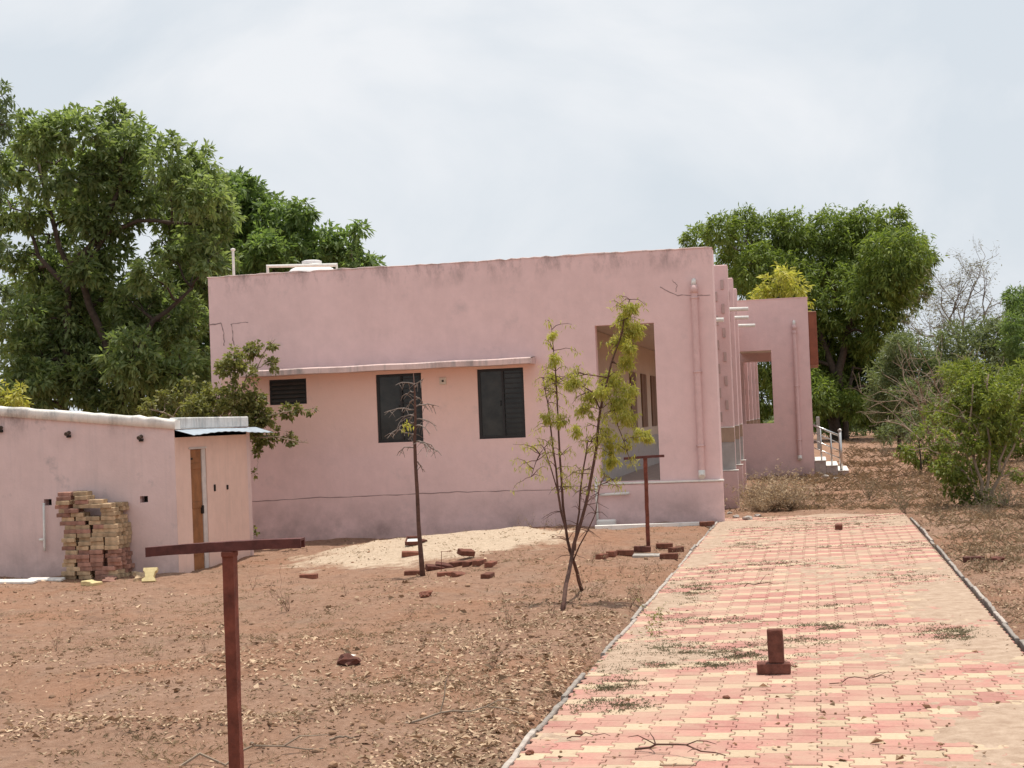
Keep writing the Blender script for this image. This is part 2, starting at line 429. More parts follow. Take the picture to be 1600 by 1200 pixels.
def sand_mat():
    m_, t, b = new_mat('windblown_dust'); pos = t.nodes.new('ShaderNodeNewGeometry').outputs['Position']
    n3 = noise(t, pos, 9, 7, .68); n4 = noise(t, pos, 70, 5, .7)
    cc = ramp(t, n3, [(.28, (.33, .225, .16)), (.55, (.45, .33, .245)), (.75, (.54, .41, .31))])
    cc = mixc(t, mathn(t, 'MULTIPLY', ramp(t, n4, [(.55, 0.0), (.75, 1.0)]), .4), cc, (.2, .13, .085))
    t.links.new(cc, b.inputs['Base Color']); b.inputs['Roughness'].default_value = .97; b.inputs['Specular IOR Level'].default_value = .1
    bump(t, b, mathn(t, 'ADD', n3, mathn(t, 'MULTIPLY', n4, .5)), .02, .7); return m_
M['sand'] = sand_mat()

def leaf_mat(name, c0, c1, trans=.35, rough=.5, tint=(1.25, 1.3, .7)):
    m_, t, b = new_mat(name); geo = t.nodes.new('ShaderNodeNewGeometry')
    cc = ramp(t, geo.outputs['Random Per Island'], [(0, c0), (1, c1)])
    big = noise(t, geo.outputs['Position'], .9, 3)
    cc = mixc(t, 1.0, cc, ramp(t, big, [(.3, .78), (.7, 1.22)]), 'MULTIPLY')
    t.links.new(cc, b.inputs['Base Color']); b.inputs['Roughness'].default_value = rough; b.inputs['Specular IOR Level'].default_value = .3
    tr = t.nodes.new('ShaderNodeBsdfTranslucent'); t.links.new(mixc(t, 1.0, cc, tint, 'MULTIPLY'), tr.inputs['Color'])
    mx = t.nodes.new('ShaderNodeMixShader'); mx.inputs[0].default_value = trans
    o = t.nodes['Material Output']; t.links.new(b.outputs[0], mx.inputs[1]); t.links.new(tr.outputs[0], mx.inputs[2]); t.links.new(mx.outputs[0], o.inputs['Surface'])
    return m_
M['leaf_big'] = leaf_mat('broad_green_leaves', (.130, .180, .064), (.31, .37, .17), .5)
M['leaf_deep'] = leaf_mat('deep_green_leaves', (.100, .160, .050), (.230, .305, .115), .5)
M['leaf_neem'] = leaf_mat('neem_leaves', (.100, .150, .032), (.26, .32, .085), .46)
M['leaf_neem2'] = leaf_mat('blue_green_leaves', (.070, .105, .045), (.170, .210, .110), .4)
M['leaf_yel'] = leaf_mat('yellow_green_leaves', (.31, .32, .060), (.58, .53, .14), .45)
M['leaf_olive'] = leaf_mat('olive_leaves', (.13, .135, .042), (.28, .275, .10), .42)
M['leaf_scrub'] = leaf_mat('grey_green_leaves', (.11, .14, .065), (.23, .26, .135), .4)
M['leaf_thorn'] = leaf_mat('grey_thorn_leaves', (.14, .125, .085), (.27, .25, .17), .3)
M['leaf_bush'] = leaf_mat('bush_leaves', (.105, .145, .028), (.26, .29, .070), .44)
M['leaf_dry'] = leaf_mat('dry_fallen_leaves', (.19, .11, .062), (.62, .45, .30), .08, .85, (1, 1, 1))
M['grass_dry'] = leaf_mat('dry_grass', (.23, .165, .095), (.46, .35, .22), .15, .85, (1, 1, 1))
M['bush_dry'] = leaf_mat('dry_bush_leaves', (.34, .25, .155), (.58, .45, .30), .3, .85, (1, .95, .85))
M['grass_verge'] = leaf_mat('verge_grass', (.22, .16, .10), (.44, .33, .21), .15, .85, (1, 1, .95))
M['grass_grey'] = leaf_mat('grey_green_grass', (.13, .118, .070), (.27, .235, .145), .15, .85, (1, 1, .9))
M['bark'] = simple('grey_brown_bark', (.075, .055, .042), .95, .4, 8, bmp=.02)
M['bark_grey'] = simple('grey_thorn_bark', (.19, .155, .125), .95, .3, 8, bmp=.01)
M['twig_grey'] = simple('grey_dead_twig', (.22, .175, .15), .95, .3, 12, bmp=.004)
M['bark_red'] = simple('red_brown_stem', (.115, .060, .045), .9, .4, 12, bmp=.006)
M['bark_pale'] = simple('pale_dry_twig', (.27, .205, .15), .9, .3, 10, bmp=.004)
M['clod'] = simple('soil_clods', (.33, .20, .125), .97, .4, 9, bmp=.01, rnd='island')

# ================================================================== THE SETTING
# ---- ground: one sheet, fine near the camera, coarse to the horizon
def axis(lo, hi, d, far_lo, far_hi):
    a = list(np.arange(lo, hi + 1e-6, d)); s = d
    while a[-1] < far_hi: s *= 1.22; a.append(a[-1] + s)
    s = d
    while a[0] > far_lo: s *= 1.22; a.insert(0, a[0] - s)
    return np.array(a)
gx = axis(-13, 6, .10, -900, 900); gy = axis(5.5, 29, .10, -60, 1500)
GX, GY = np.meshgrid(gx, gy)
GZ = ground_z(GX, GY)
nx, ny = len(gx), len(gy)
idx = np.arange(nx * ny).reshape(ny, nx)
F = np.stack([idx[:-1, :-1], idx[:-1, 1:], idx[1:, 1:], idx[1:, :-1]], -1).reshape(-1, 4)
ground = link('ground', np_mesh('ground', np.stack([GX, GY, GZ], -1).reshape(-1, 3), F, True), M['soil'])
tag(ground, 'bare reddish brown soil of the yard with a pale sand spill', None, None, 'structure')

# ---- path of interlocking I-shaped pavers
path = link('path', MB().box(PX0 + .06, 4.0, -.098, PX1 - .06, PY1, -.050).mesh('path'), M['sand'])
tag(path, 'walkway paved with interlocking red and yellow pavers', None, None, 'structure')
HP, HB, PD = .0795, .087, .012
def paver_mesh(name, mat):
    ys = [-1, -.62, -.38, .38, .62, 1]; sg = [1, 1, -1, -1, 1, 1]
    def ring(shrink, z):
        r_ = [(HP + PD * s_ - shrink, y * HB - math.copysign(shrink, y) * (1 if abs(y) == 1 else 0), z) for y, s_ in zip(ys, sg)]
        l_ = [(-x, y, z_) for x, y, z_ in reversed(r_)]
        return r_ + l_
    rs = ring(.0013, -.05), ring(.0013, -.004), ring(.0055, 0)
    vs_ = [p for r_ in rs for p in r_]; fs_ = [tuple(range(24, 36))]
    for i in range(2):
        for k in range(12):
            k2 = (k + 1) % 12; fs_.append((i * 12 + k, i * 12 + k2, (i + 1) * 12 + k2, (i + 1) * 12 + k))
    me = bpy.data.meshes.new(name); me.from_pydata(vs_, [], fs_); me.materials.append(mat); me.update()
    return me, np.array(vs_), fs_
me_red, PV, PF = paver_mesh('paver', M['paver_red']); me_yel, _, _ = paver_mesh('paver', M['paver_yel'])
cells = []
ncol = 19; xc0 = -1.565
for c in range(ncol):
    X = xc0 + c * 2 * HP
    off = ((c - 9) % 2) * HB
    j0 = 0
    for j in range(0, 128):
        Y = 4.2 + off + j * 2 * HB
        if Y > PY1 - .1: break
        k = round((Y - 9.37 - (c - 9) * HB) / (2 * HB))
        yel = (k % 3 == 0)
        lo = .0
        cells.append((X, Y, yel))
def visible(X, Y):
    x, y = proj((X, Y, 0)); return -20 < x < 1620 and y < 1215
cells = [(X, Y, ye, visible(X, Y)) for X, Y, ye in cells]
cells.sort(key=lambda c: (not c[3], c[1]))
rp_ = random.Random(3)
fieldV = {True: [], False: []}
for i, (X, Y, ye, vis) in enumerate(cells):
    dz = rp_.gauss(0, .0015); tilt = (rp_.gauss(0, .006), rp_.gauss(0, .006), rp_.gauss(0, .006))
    if rp_.random() < .03: dz -= .006; tilt = (rp_.gauss(0, .02), rp_.gauss(0, .02), 0)
    dx, dy = rp_.gauss(0, .0008), rp_.gauss(0, .0008)
    if vis and i < 300:
        link('paver', me_yel if ye else me_red, None, path, (X + dx, Y + dy, dz), tilt)
    else:
        Rm = np.array(Matrix.Rotation(tilt[2], 3, 'Z') @ Matrix.Rotation(tilt[1], 3, 'Y') @ Matrix.Rotation(tilt[0], 3, 'X'))
        fieldV[ye].append(PV @ Rm.T + np.array([X + dx, Y + dy, dz]))
for ye in (True, False):
    V = np.concatenate(fieldV[ye]); n = len(fieldV[ye])
    fs_ = []
    for i in range(n): fs_ += [tuple(q + i * 36 for q in f) for f in PF]
    me = bpy.data.meshes.new('paver_field'); me.from_pydata(V.tolist(), [], fs_); me.update()
    o = link('paver_field', me, M['paver_yel_f'] if ye else M['paver_red_f'], path)
    tag(o, 'yellow pavers further up the walkway' if ye else 'red pavers further up the walkway', None, None, 'stuff')
# edging strips of weathered concrete
kr = random.Random(9)
for side, X in ((-1, PX0), (1, PX1)):
    Y = 4.2
    while Y < 24.6:
        ln = kr.uniform(.75, 1.05)
        if not (side < 0 and 10.9 < Y < 11.6):
            mb = MB(); n = 9; w = .018
            vs_ = []; fs_ = []
            for i in range(n + 1):
                y = i / n * (ln - .012); a = w * kr.uniform(.8, 1.05); b2 = w * kr.uniform(.8, 1.05); h = .010 + kr.gauss(0, .004)
                vs_ += [(-a, y, -.09), (-a, y, h - .006), (-a + .005, y, h), (b2 - .005, y, h + kr.gauss(0, .002)), (b2, y, h - .006), (b2, y, -.09)]
            for i in range(n):
                for k in range(5): fs_.append((i * 6 + k, (i + 1) * 6 + k, (i + 1) * 6 + k + 1, i * 6 + k + 1))
            fs_ += [tuple(range(6)), tuple(reversed(range(n * 6, n * 6 + 6)))]
            mb.add(vs_, fs_).build('kerb_stone', M['kerb'], path, loc=(X + kr.gauss(0, .008), Y, kr.gauss(0, .006)), rot=(kr.gauss(0, .006), 0, kr.gauss(0, .008)))
        Y += ln
# dust blown over the pavers: a thin uneven sheet that rises through the paving where it is thick
sx = np.arange(PX0 + .05, PX1 - .045, .03); sy = np.arange(6.5, PY1 + 1.9, .03)
SX, SY = np.meshgrid(sx, sy)
n_ = (vnoise(SX, SY, .8) * .5 + vnoise(SX + 9, SY, 2.3) * .3 + vnoise(SX, SY + 5, 6.5) * .2 + vnoise(SX, SY, 19) * .20 + vnoise(SX, SY, 11) * .14) - .67
def patch(cx, cy, rx, ry): return np.exp(-(((SX - cx) / rx) ** 2 + ((SY - cy) / ry) ** 2))
bias = (.42 * patch(.95, 8.6, .62, 1.3) + .40 * patch(-1.45, 8.0, .45, .9) + .36 * patch(-1.25, 11.6, .55, .5) + .34 * patch(1.2, 11.9, .5, .6)
        + .20 * patch(1.25, 16, .4, 3.0) + .30 * patch(-1.5, 14, .22, 5) + .20 * patch(1.38, 10, .2, 6) + .34 * sstep(21.5, 25.5, SY) + .18 * sstep(23.8, 25.6, SY) + .03 * sstep(13, 20, SY)
        + .20 * patch(.5, 13.8, .8, .5) + .28 * patch(-1.5, 20, .25, 4))
SZ = -.012 + np.clip((n_ + bias - .10) * .07, -.05, .022) + (vnoise(SX, SY, 13) - .5) * .004
eb = (vnoise(SX, SY, 1.1) - .5) * 2.2 + (vnoise(SX, SY, 5.0) - .5) * .8; SZ = SZ - .12 * sstep(PY1 - 1.0, PY1 + 1.6, SY + eb)
ii = np.arange(SX.size).reshape(SX.shape)
F = np.stack([ii[:-1, :-1], ii[:-1, 1:], ii[1:, 1:], ii[1:, :-1]], -1).reshape(-1, 4)
zq = SZ.ravel()[F].max(1); F = F[zq > -.0115]
used = np.unique(F); remap = -np.ones(SX.size, int); remap[used] = np.arange(len(used))
V = np.stack([SX, SY, SZ], -1).reshape(-1, 3)[used]
dust = link('dust', np_mesh('dust', V, remap[F], True), M['sand'])
tag(dust, 'pale windblown dust lying in patches over the paved walkway', 'dust', None, 'stuff')

# ================================================================== MAIN BUILDING
Y0 = 25.48; XL, XR, TOP = -10.38, -1.56, 4.52
YB = 57.0
XV = -4.0                                  # inner wall of the verandah
bld = empty('building', (-5.9, Y0, 0), 0, 'long single-storey pink plastered building with flat parapet roof beside the walkway', 'building')
OP = (-3.55, -2.56, .71, 3.33)             # opening into the verandah
W1 = (-7.385, -6.58, 1.505, 2.68); W2 = (-5.60, -4.80, 1.505, 2.69); VT = (-9.32, -8.64, 2.235, 2.675)
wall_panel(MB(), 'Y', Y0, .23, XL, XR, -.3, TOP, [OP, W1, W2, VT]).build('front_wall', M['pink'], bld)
# slight wavy roof edge band
mb = MB(); xs = np.linspace(XL - .012, XR + .012, 90); cr = random.Random(77); vs_ = []; fs_ = []
for x in xs:
    h_ = TOP + .022 + cr.gauss(0, .005) + .008 * math.sin(x * 1.3); f_ = cr.gauss(0, .003)
    if cr.random() < .06: h_ -= .012
    vs_ += [(x, Y0 - .010 + f_, TOP + .0005), (x, Y0 - .010 + f_, h_ - .006), (x, Y0 - .002 + f_, h_), (x, Y0 + .245, h_), (x, Y0 + .245, TOP + .0005)]
for i in range(89):
    for k in range(5): k2 = (k + 1) % 5; fs_.append((i * 5 + k, (i + 1) * 5 + k, (i + 1) * 5 + k2, i * 5 + k2))
fs_ += [tuple(range(5)), tuple(reversed([89 * 5 + k for k in range(5)]))]
mb.add(vs_, fs_).build('wall_coping', M['shade'], bld)
wall_panel(MB(), 'X', XL, .23, Y0 + .232, YB, -.3, TOP).build('side_wall', M['pink'], bld)
wall_panel(MB(), 'Y', YB, .23, XL, -2.45, -.3, TOP).build('back_wall', M['pink'], bld)
wall_panel(MB(), 'X', XV - .23, .23, Y0 + .232, YB - .002, -.3, 3.44,
           [(y_, y_ + 1.05, 1.55, 2.75) for y_ in (33.9, 36.1, 38.3, 40.5)]).build('verandah_wall', M['cream'], bld)
MB().box(XL + .232, Y0 + .232, 3.45, -2.362, YB - .002, 3.62).build('roof_slab', M['ceiling'], bld)
MB().box(XV + .002, Y0 + .232, .10, -2.1, YB - .002, .56).build('verandah_floor', M['step'], bld)
# parapet and beam along the verandah, set back between the fins
for ya, yb in ((Y0 + .232, 41.2), (44.75, YB - .002)):
    MB().box(-2.36, ya, 3.10, -2.10, yb, 4.20).build('verandah_beam', M['pink_clean'], bld)
# dado and brown shutters on the verandah wall
MB().box(XV + .002, Y0 + .3, .562, XV + .02, YB - .3, 1.30).build('verandah_dado', M['grey_tile'], bld)
for y_ in (33.9, 36.1, 38.3, 40.5):
    w = MB().box(XV - .12, y_ + .003, 1.553, XV - .06, y_ + 1.047, 2.747).build('verandah_window', M['brown_paint'], bld)
    for q in (0, 1): MB().box(XV + .002, y_ + .01 + q * .53, 1.52, XV + .035, y_ + .50 + q * .53, 2.78, .006).build('shutter', M['brown_paint'], w)
# plinth on the right-hand part of the front, sunlit ledge on top
MB().box(-3.60, Y0 - .065, -.3, XR + .035, Y0 - .002, .665, .012).build('plinth', M['pink'], bld)
MB().box(-3.64, Y0 - .085, .668, XR + .05, Y0 - .002, .70, .006).build('plinth_ledge', M['coping'], bld)
# hairline cracks in the plaster
def crack(pts, w, seed):
    rr = random.Random(seed); P3 = [Vector(atY(x, y, Y0)) for x, y in pts]; fine = []
    for p, q in zip(P3[:-1], P3[1:]): fine += [p.lerp(q, i / 6) + Vector((rr.gauss(0, .006), 0, rr.gauss(0, .006))) for i in range(6)]
    fine.append(P3[-1]); mb = MB(); vs_ = []
    for i, p in enumerate(fine):
        d = (fine[min(i + 1, len(fine) - 1)] - fine[max(i - 1, 0)]).normalized(); n_ = Vector((-d.z, 0, d.x)) * w * rr.uniform(.3, 1)
        vs_ += [(p.x - n_.x, Y0 - .0025, p.z - n_.z), (p.x + n_.x, Y0 - .0025, p.z + n_.z)]
    mb.add(vs_, [(2 * i, 2 * i + 2, 2 * i + 3, 2 * i + 1) for i in range(len(fine) - 1)]).build('plaster_crack', M['crack'], bld)
crack([(388, 784), (470, 779), (560, 776), (620, 773), (700, 769), (790, 767), (880, 765)], .009, 1)
crack([(1030, 448), (1055, 460), (1082, 462), (1110, 461)], .008, 2); crack([(1050, 438), (1058, 446), (1056, 456)], .006, 3)
crack([(326, 508), (345, 505), (350, 520), (350, 540)], .014, 4); crack([(362, 506), (364, 530), (366, 540)], .012, 5); crack([(360, 506), (388, 504)], .008, 6)
# concrete sunshade over the windows
mb = MB(); xs = np.linspace(-9.74, -4.58, 40)
for a, b2 in zip(xs[:-1], xs[1:]):
    za, zb2 = 2.735 + .004 * math.sin(a * 5), 2.735 + .004 * math.sin(b2 * 5)
    mb.add([(a, Y0 - .46, za), (b2, Y0 - .46, zb2), (b2, Y0 - .46, zb2 + .085), (a, Y0 - .46, za + .085), (a, Y0 - .44, za + .10), (b2, Y0 - .44, zb2 + .10), (a, Y0 - .002, za + .13), (b2, Y0 - .002, zb2 + .13), (a, Y0 - .002, za), (b2, Y0 - .002, zb2)],
           [(0, 1, 2, 3), (3, 2, 5, 4), (4, 5, 7, 6), (0, 8, 9, 1)])
mb.add([(-9.74, Y0 - .46, 2.735), (-9.74, Y0 - .46, 2.82), (-9.74, Y0 - .002, 2.865), (-9.74, Y0 - .002, 2.735)], [(0, 1, 2, 3)])
mb.add([(-4.58, Y0 - .46, 2.735), (-4.58, Y0 - .46, 2.82), (-4.58, Y0 - .002, 2.865), (-4.58, Y0 - .002, 2.735)], [(3, 2, 1, 0)])
mb.build('sunshade', M['shade'], bld)
# dark rooms behind the windows
mb = MB()
wall_panel(mb, 'Y', Y0 + 3.6, .1, XL + .24, XV - .24, 0, 3.44)
mb.box(XL + .24, Y0 + .24, .3, XV - .24, Y0 + 3.6, .5)
mb.build('room', M['room'], bld)
def window(h, right_bars=True):
    x0, x1, z0, z1 = h; e = .045
    y = Y0 + .03
    w = MB()
    w.box(x0 + .002, y, z0 + .002, x0 + e, y + .06, z1 - .002).box(x1 - e, y, z0 + .002, x1 - .002, y + .06, z1 - .002)
    w.box(x0 + e, y + .001, z0 + .002, x1 - e, y + .059, z0 + e).box(x0 + e, y + .001, z1 - e, x1 - e, y + .059, z1 - .002)
    w = w.build('window', M['dark_frame'], bld)
    xm = x0 + (x1 - x0) * .54
    MB().box(xm - .018, y - .004, z0 + e + .001, xm + .018, y + .05, z1 - e - .001).build('mullion', M['dark_frame'], w)
    MB().box(x0 + e, y + .02, z0 + e, xm - .019, y + .026, z1 - e).build('pane', M['glass'], w)
    MB().box(xm + .019, y + .035, z0 + e, x1 - e, y + .041, z1 - e).build('pane', M['glass'], w)
    n = 13
    for k in range(n):
        z = z0 + e + (k + .5) * (z1 - z0 - 2 * e) / n
        MB().box(xm + .019, y + .004, z - .007, x1 - e, y + .016, z + .007).build('bar', M['dark_frame'], w)
    MB().tube([(xm - .045, y + .01, (z0 + z1) / 2 - .04), (xm - .045, y - .012, (z0 + z1) / 2 - .02), (xm - .045, y - .012, (z0 + z1) / 2 + .03), (xm - .045, y + .01, (z0 + z1) / 2 + .05)], .006, 5).build('handle', M['dark_frame'], w)
window(W1); window(W2)
x0, x1, z0, z1 = VT; e = .035; y = Y0 + .03
v_ = MB().box(x0 + .002, y, z0 + .002, x0 + e, y + .06, z1 - .002).box(x1 - e, y, z0 + .002, x1 - .002, y + .06, z1 - .002).box(x0 + e, y + .001, z0 + .002, x1 - e, y + .059, z0 + e).box(x0 + e, y + .001, z1 - e, x1 - e, y + .059, z1 - .002).build('ventilator', M['dark_frame'], bld)
for k in range(5):
    z = z0 + e + .012 + k * (z1 - z0 - 2 * e) / 5
    MB().add([(x0 + e, y - .01, z), (x1 - e, y - .01, z), (x1 - e, y + .05, z + .085), (x0 + e, y + .05, z + .085), (x0 + e, y - .005, z - .006), (x1 - e, y - .005, z - .006), (x1 - e, y + .055, z + .079), (x0 + e, y + .055, z + .079)],
             [(0, 1, 2, 3), (7, 6, 5, 4), (0, 4, 5, 1), (3, 2, 6, 7), (0, 3, 7, 4), (1, 5, 6, 2)]).build('louvre_slat', M['slat'], v_)
s_ = MB().box(-6.255, Y0 - .02, 2.46, -6.135, Y0 - .002, 2.58, .005).build('socket_plate', M['plate'], bld)
MB().lathe([(.018, 0), (.018, .02), (.012, .035)], 10).build('lamp_holder', M['black'], s_, loc=(-6.195, Y0 - .02, 2.52), rot=(R(90), 0, 0))
# rain pipe on the front
def rain_pipe(parent, x, yw, z0, z1, r=.052):
    p = MB().tube([(x, yw - r - .012, z0 + .09), (x, yw - r - .012, z1)], r, 24).build('rain_pipe', M['pvc_pink'], parent)
    MB().tube([(x, yw - r - .012, z1 - .02), (x, yw - r - .012, z1 + .11)], r * 1.18, 12).build('pipe_socket', M['pvc_pink'], p, True)
    MB().tube([(x, yw - r - .012, z1 + .11), (x, yw - r - .012, z1 + .17), (x, yw + .02, z1 + .2)], r * .8, 10).build('pipe_elbow', M['pvc'], p, True)
    n = max(2, int((z1 - z0) / 1.0))
    for k in range(n):
        z = z0 + .5 + k * (z1 - z0 - .6) / (n - 1)
        MB().tube([(x, yw - r - .012, z - .02), (x, yw - r - .012, z + .02)], r * 1.1, 12).build('pipe_collar', M['pvc_pink'], p, True)
        MB().box(x - r * 1.5, yw - .03, z - .012, x + r * 1.5, yw - .002, z + .012).build('pipe_bracket', M['pvc_pink'], p)
    MB().tube([(x, yw - r - .012, z0 + .10), (x, yw - r - .014, z0 + .03), (x, yw - r - .05, z0 - .01)], [r * 1.05, r * 1.1, r * 1.1], 12).build('pipe_shoe', M['pvc'], p, True)
rain_pipe(bld, -1.868, Y0, .76, 3.80)
# small waste pipes on the front
MB().tube([(-3.62, Y0 - .13, -.06), (-3.62, Y0 - .13, .80)], .022, 8).build('waste_pipe', M['pvc'], bld, True)
MB().tube([(-3.56, Y0 - .12, .505), (-3.07, Y0 - .12, .52)], .024, 8).build('waste_pipe', M['pvc'], bld, True)
# fins along the verandah
def fin(y, top=4.55, dx=0.0):
    f = MB().box(-1.98 + dx, y, -.2, -1.52 + dx, y + .24, top, .012).build('fin', M['pink_clean'], bld)
    MB().box(-1.99 + dx, y - .025, 1.24, -1.515 + dx, y - .002, 1.50).build('brown_band', M['band'], f)
    MB().box(-1.99 + dx, y - .035, 1.503, -1.508 + dx, y - .002, 1.523, .004).build('band_ledge', M['coping'], f)
    MB().box(-1.99 + dx, y - .015, .70, -1.518 + dx, y - .002, 1.237).build('tile_panel', M['grey_tile'], f)
    for k in range(6):
        z = 1.62 + k * .45
        MB().box(-1.81 + dx, y - .02, z, -1.725 + dx, y - .002, z + .18, .003).build('relief_block', M['relief'], f)
        MB().box(-1.655 + dx, y - .02, z + .22, -1.60 + dx, y - .002, z + .40, .003).build('relief_block', M['relief'], f)
    MB().box(-1.92 + dx, y - .18, -.2, -1.475 + dx, y - .05, .70, .01).build('pedestal', M['pink_clean'], f)
    MB().box(-1.93 + dx, y - .19, .703, -1.465 + dx, y - .003, .722, .004).build('pedestal_cap', M['coping'], f)
for y, dx_ in ((28.9, .03), (31.8, -.02), (34.6, -.08), (46.4, -.40), (49.2, -.40), (52.0, -.40), (54.8, -.40)): fin(y, dx=dx_)
wall_panel(MB(), 'X', XR - .2, .2, Y0 + .232, Y0 + .55, -.3, 4.52).build('corner_return', M['pink'], bld)
for (x_, y_, yb) in ((-1.50, 3.42, 27.2), (-1.19, 3.80, 30.4), (-1.30, 3.80, 33.2), (-1.28, 3.80, 36.4)):
    MB().tube([(-2.12, yb, y_ + .02), (x_, yb, y_)], .04, 10).build('rain_spout', M['pvc'], bld, True)
# entrance porch that juts towards the walkway
YP = 41.24; XP = -.07; PT = 4.73
po = wall_panel(MB(), 'Y', YP, .23, -2.40, XP, -.3, PT, [(-1.95, -1.07, 1.455, 3.39)]).build('porch_wall', M['pink_clean'], bld)
MB().box(-2.03, YP - .012, PT, XP + .012, YP + .245, PT + .02).build('wall_coping', M['pink_clean'], po)
po2 = wall_panel(MB(), 'Y', 44.5, .23, -2.40, XP, -.3, PT, [(-1.95, -.55, .9, 3.20)]).build('porch_wall', M['pink_clean'], bld)
MB().box(-2.0, YP + .232, 3.45, XP - .002, 44.498, 3.62).build('porch_roof', M['ceiling'], bld)
MB().box(-2.0, YP + .232, -.1, XP - .002, 44.498, .44).build('porch_floor', M['step'], bld)
MB().box(XP + .004, YP + .03, 2.95, XP + .22, 44.7, 4.36, .01).build('fascia_board', M['red_brown'], bld)
rain_pipe(bld, -.44, YP, .48, 3.92)
stp = MB().box(XP + .004, YP + .05, -.1, .23, 44.4, .40, .01).build('step', M['step'], bld)
MB().box(.233, YP + .05, -.1, .53, 44.4, .26, .01).build('step', M['step'], bld)
MB().box(.533, YP + .05, -.1, .80, 44.4, .12, .01).build('step', M['step'], bld)
MB().box(XP + .004, YP + .02, .403, .24, 44.4, .425, .004).build('step_slab', M['coping'], bld)
MB().box(.233, YP + .02, .263, .54, 44.4, .285, .004).build('step_slab', M['coping'], bld)
MB().box(.533, YP + .02, .123, .81, 44.4, .145, .004).build('step_slab', M['coping'], bld)
rail = MB().tube([(XP + .01, YP + .12, 1.36), (.60, YP + .12, 1.06)], .028, 8).build('handrail', M['steel'], bld, True)
for k in (1, 2, 3): MB().tube([(XP + .01, YP + .12, 1.36 - k * .2), (.60, YP + .12, 1.06 - k * .2)], .016, 6).build('rail_bar', M['steel'], rail, True)
MB().tube([(.62, YP + .12, .146), (.62, YP + .12, 1.18)], .042, 10).build('rail_post', M['steel'], rail, True)
MB().lathe([(.03, 0), (.055, .012), (.055, .05), (.02, .07)], 12).build('post_cap', M['steel'], rail, loc=(.62, YP + .12, 1.17))
for x_, zz in ((.12, .426), (.38, .286)): MB().tube([(x_, YP + .12, zz), (x_, YP + .12, 1.36 - (x_ - XP) * .45)], .024, 8).build('rail_post', M['steel'], rail, True)

# roof things
tk = atY(487, 408, 28.2)
tank = MB().lathe([(.02, 1.13), (.17, 1.12), (.17, 1.06), (.23, 1.05), (.40, .98), (.47, .90), (.49, .82), (.50, .80), (.48, .74), (.50, .68), (.50, .56), (.48, .52), (.50, .46), (.50, .30), (.48, .26), (.50, .2), (.50, 0)][::-1], 28).build('water_tank', M['tank'], None, True, loc=(tk.x, 28.2, 3.63 + (tk.z - 3.63 - 1.13)))
tag(tank, 'white domed plastic water tank on the roof behind the parapet', 'water tank')
MB().lathe([(.19, 0), (.19, .05), (.15, .065)], 20).build('lid', M['tank'], tank, loc=(0, 0, 1.075))
MB().box(tk.x - .6, 27.6, 3.622, tk.x + .6, 28.8, tank.location.z - .002).build('tank_plinth', M['concrete'], bld) if tank.location.z > 3.65 else None
a_, b3 = atY(418, 416, 26.6), atY(526, 414, 26.6)
pl = MB().tube([(a_.x, 26.6, 3.64), (a_.x, 26.6, a_.z), (b3.x, 26.6, b3.z), (b3.x, 26.6, b3.z - .55)], .036, 8).build('pipe_loop', M['pvc'])
tag(pl, 'white plumbing pipe bent into a square loop over the roof', 'pipe')
a_ = atY(364, 392, 26.4)
pl = MB().tube([(a_.x, 26.4, 3.64), (a_.x, 26.4, a_.z)], .026, 8).build('vent_pipe', M['pvc'])
MB().lathe([(.03, 0), (.045, .01), (.045, .035), (.01, .05)], 10).build('cap', M['pvc'], pl, loc=(a_.x, 26.4, a_.z))
tag(pl, 'thin upright white vent pipe at the left end of the roof', 'pipe')

# pale concrete edging on the ground before the plinth
e0, e1 = gnd(930, 827), gnd(1112, 820)
mb = MB()
d = (e1 - e0).normalized(); nrm = Vector((-d.y, d.x, 0)) * .05
mb.add([e0 - nrm + Vector((0, 0, -.05)), e1 - nrm + Vector((0, 0, -.05)), e1 + nrm + Vector((0, 0, -.05)), e0 + nrm + Vector((0, 0, -.05)),
        e0 - nrm * .9 + Vector((0, 0, .055)), e1 - nrm * .9 + Vector((0, 0, .05)), e1 + nrm + Vector((0, 0, .055)), e0 + nrm + Vector((0, 0, .06))],
       [(3, 2, 1, 0), (4, 5, 6, 7), (0, 1, 5, 4), (1, 2, 6, 5), (2, 3, 7, 6), (3, 0, 4, 7)])
tag(mb.build('concrete_edging', M['coping']), 'straight pale concrete edging strip on the ground below the pink plinth', 'edging')
c0 = gnd(948, 822)
tag(MB().box(c0.x - .17, c0.y, -.03, c0.x + .14, c0.y + .2, .10, .02).build('concrete_block', M['coping']), 'small pale concrete block at the left end of the edging strip', 'concrete block')

# ================================================================== HUT
ZB = -.15; YH, XH = 20.12, -8.775
hut = empty('hut', (XH - 1.6, YH, ZB), 0, 'small low pink outbuilding with whitewashed roof edge and brown door', 'outbuilding')
HX0 = -13.6; HY1 = 22.88
def roofz(x): return 1.87 + (XH - x) * .108
mb = MB()
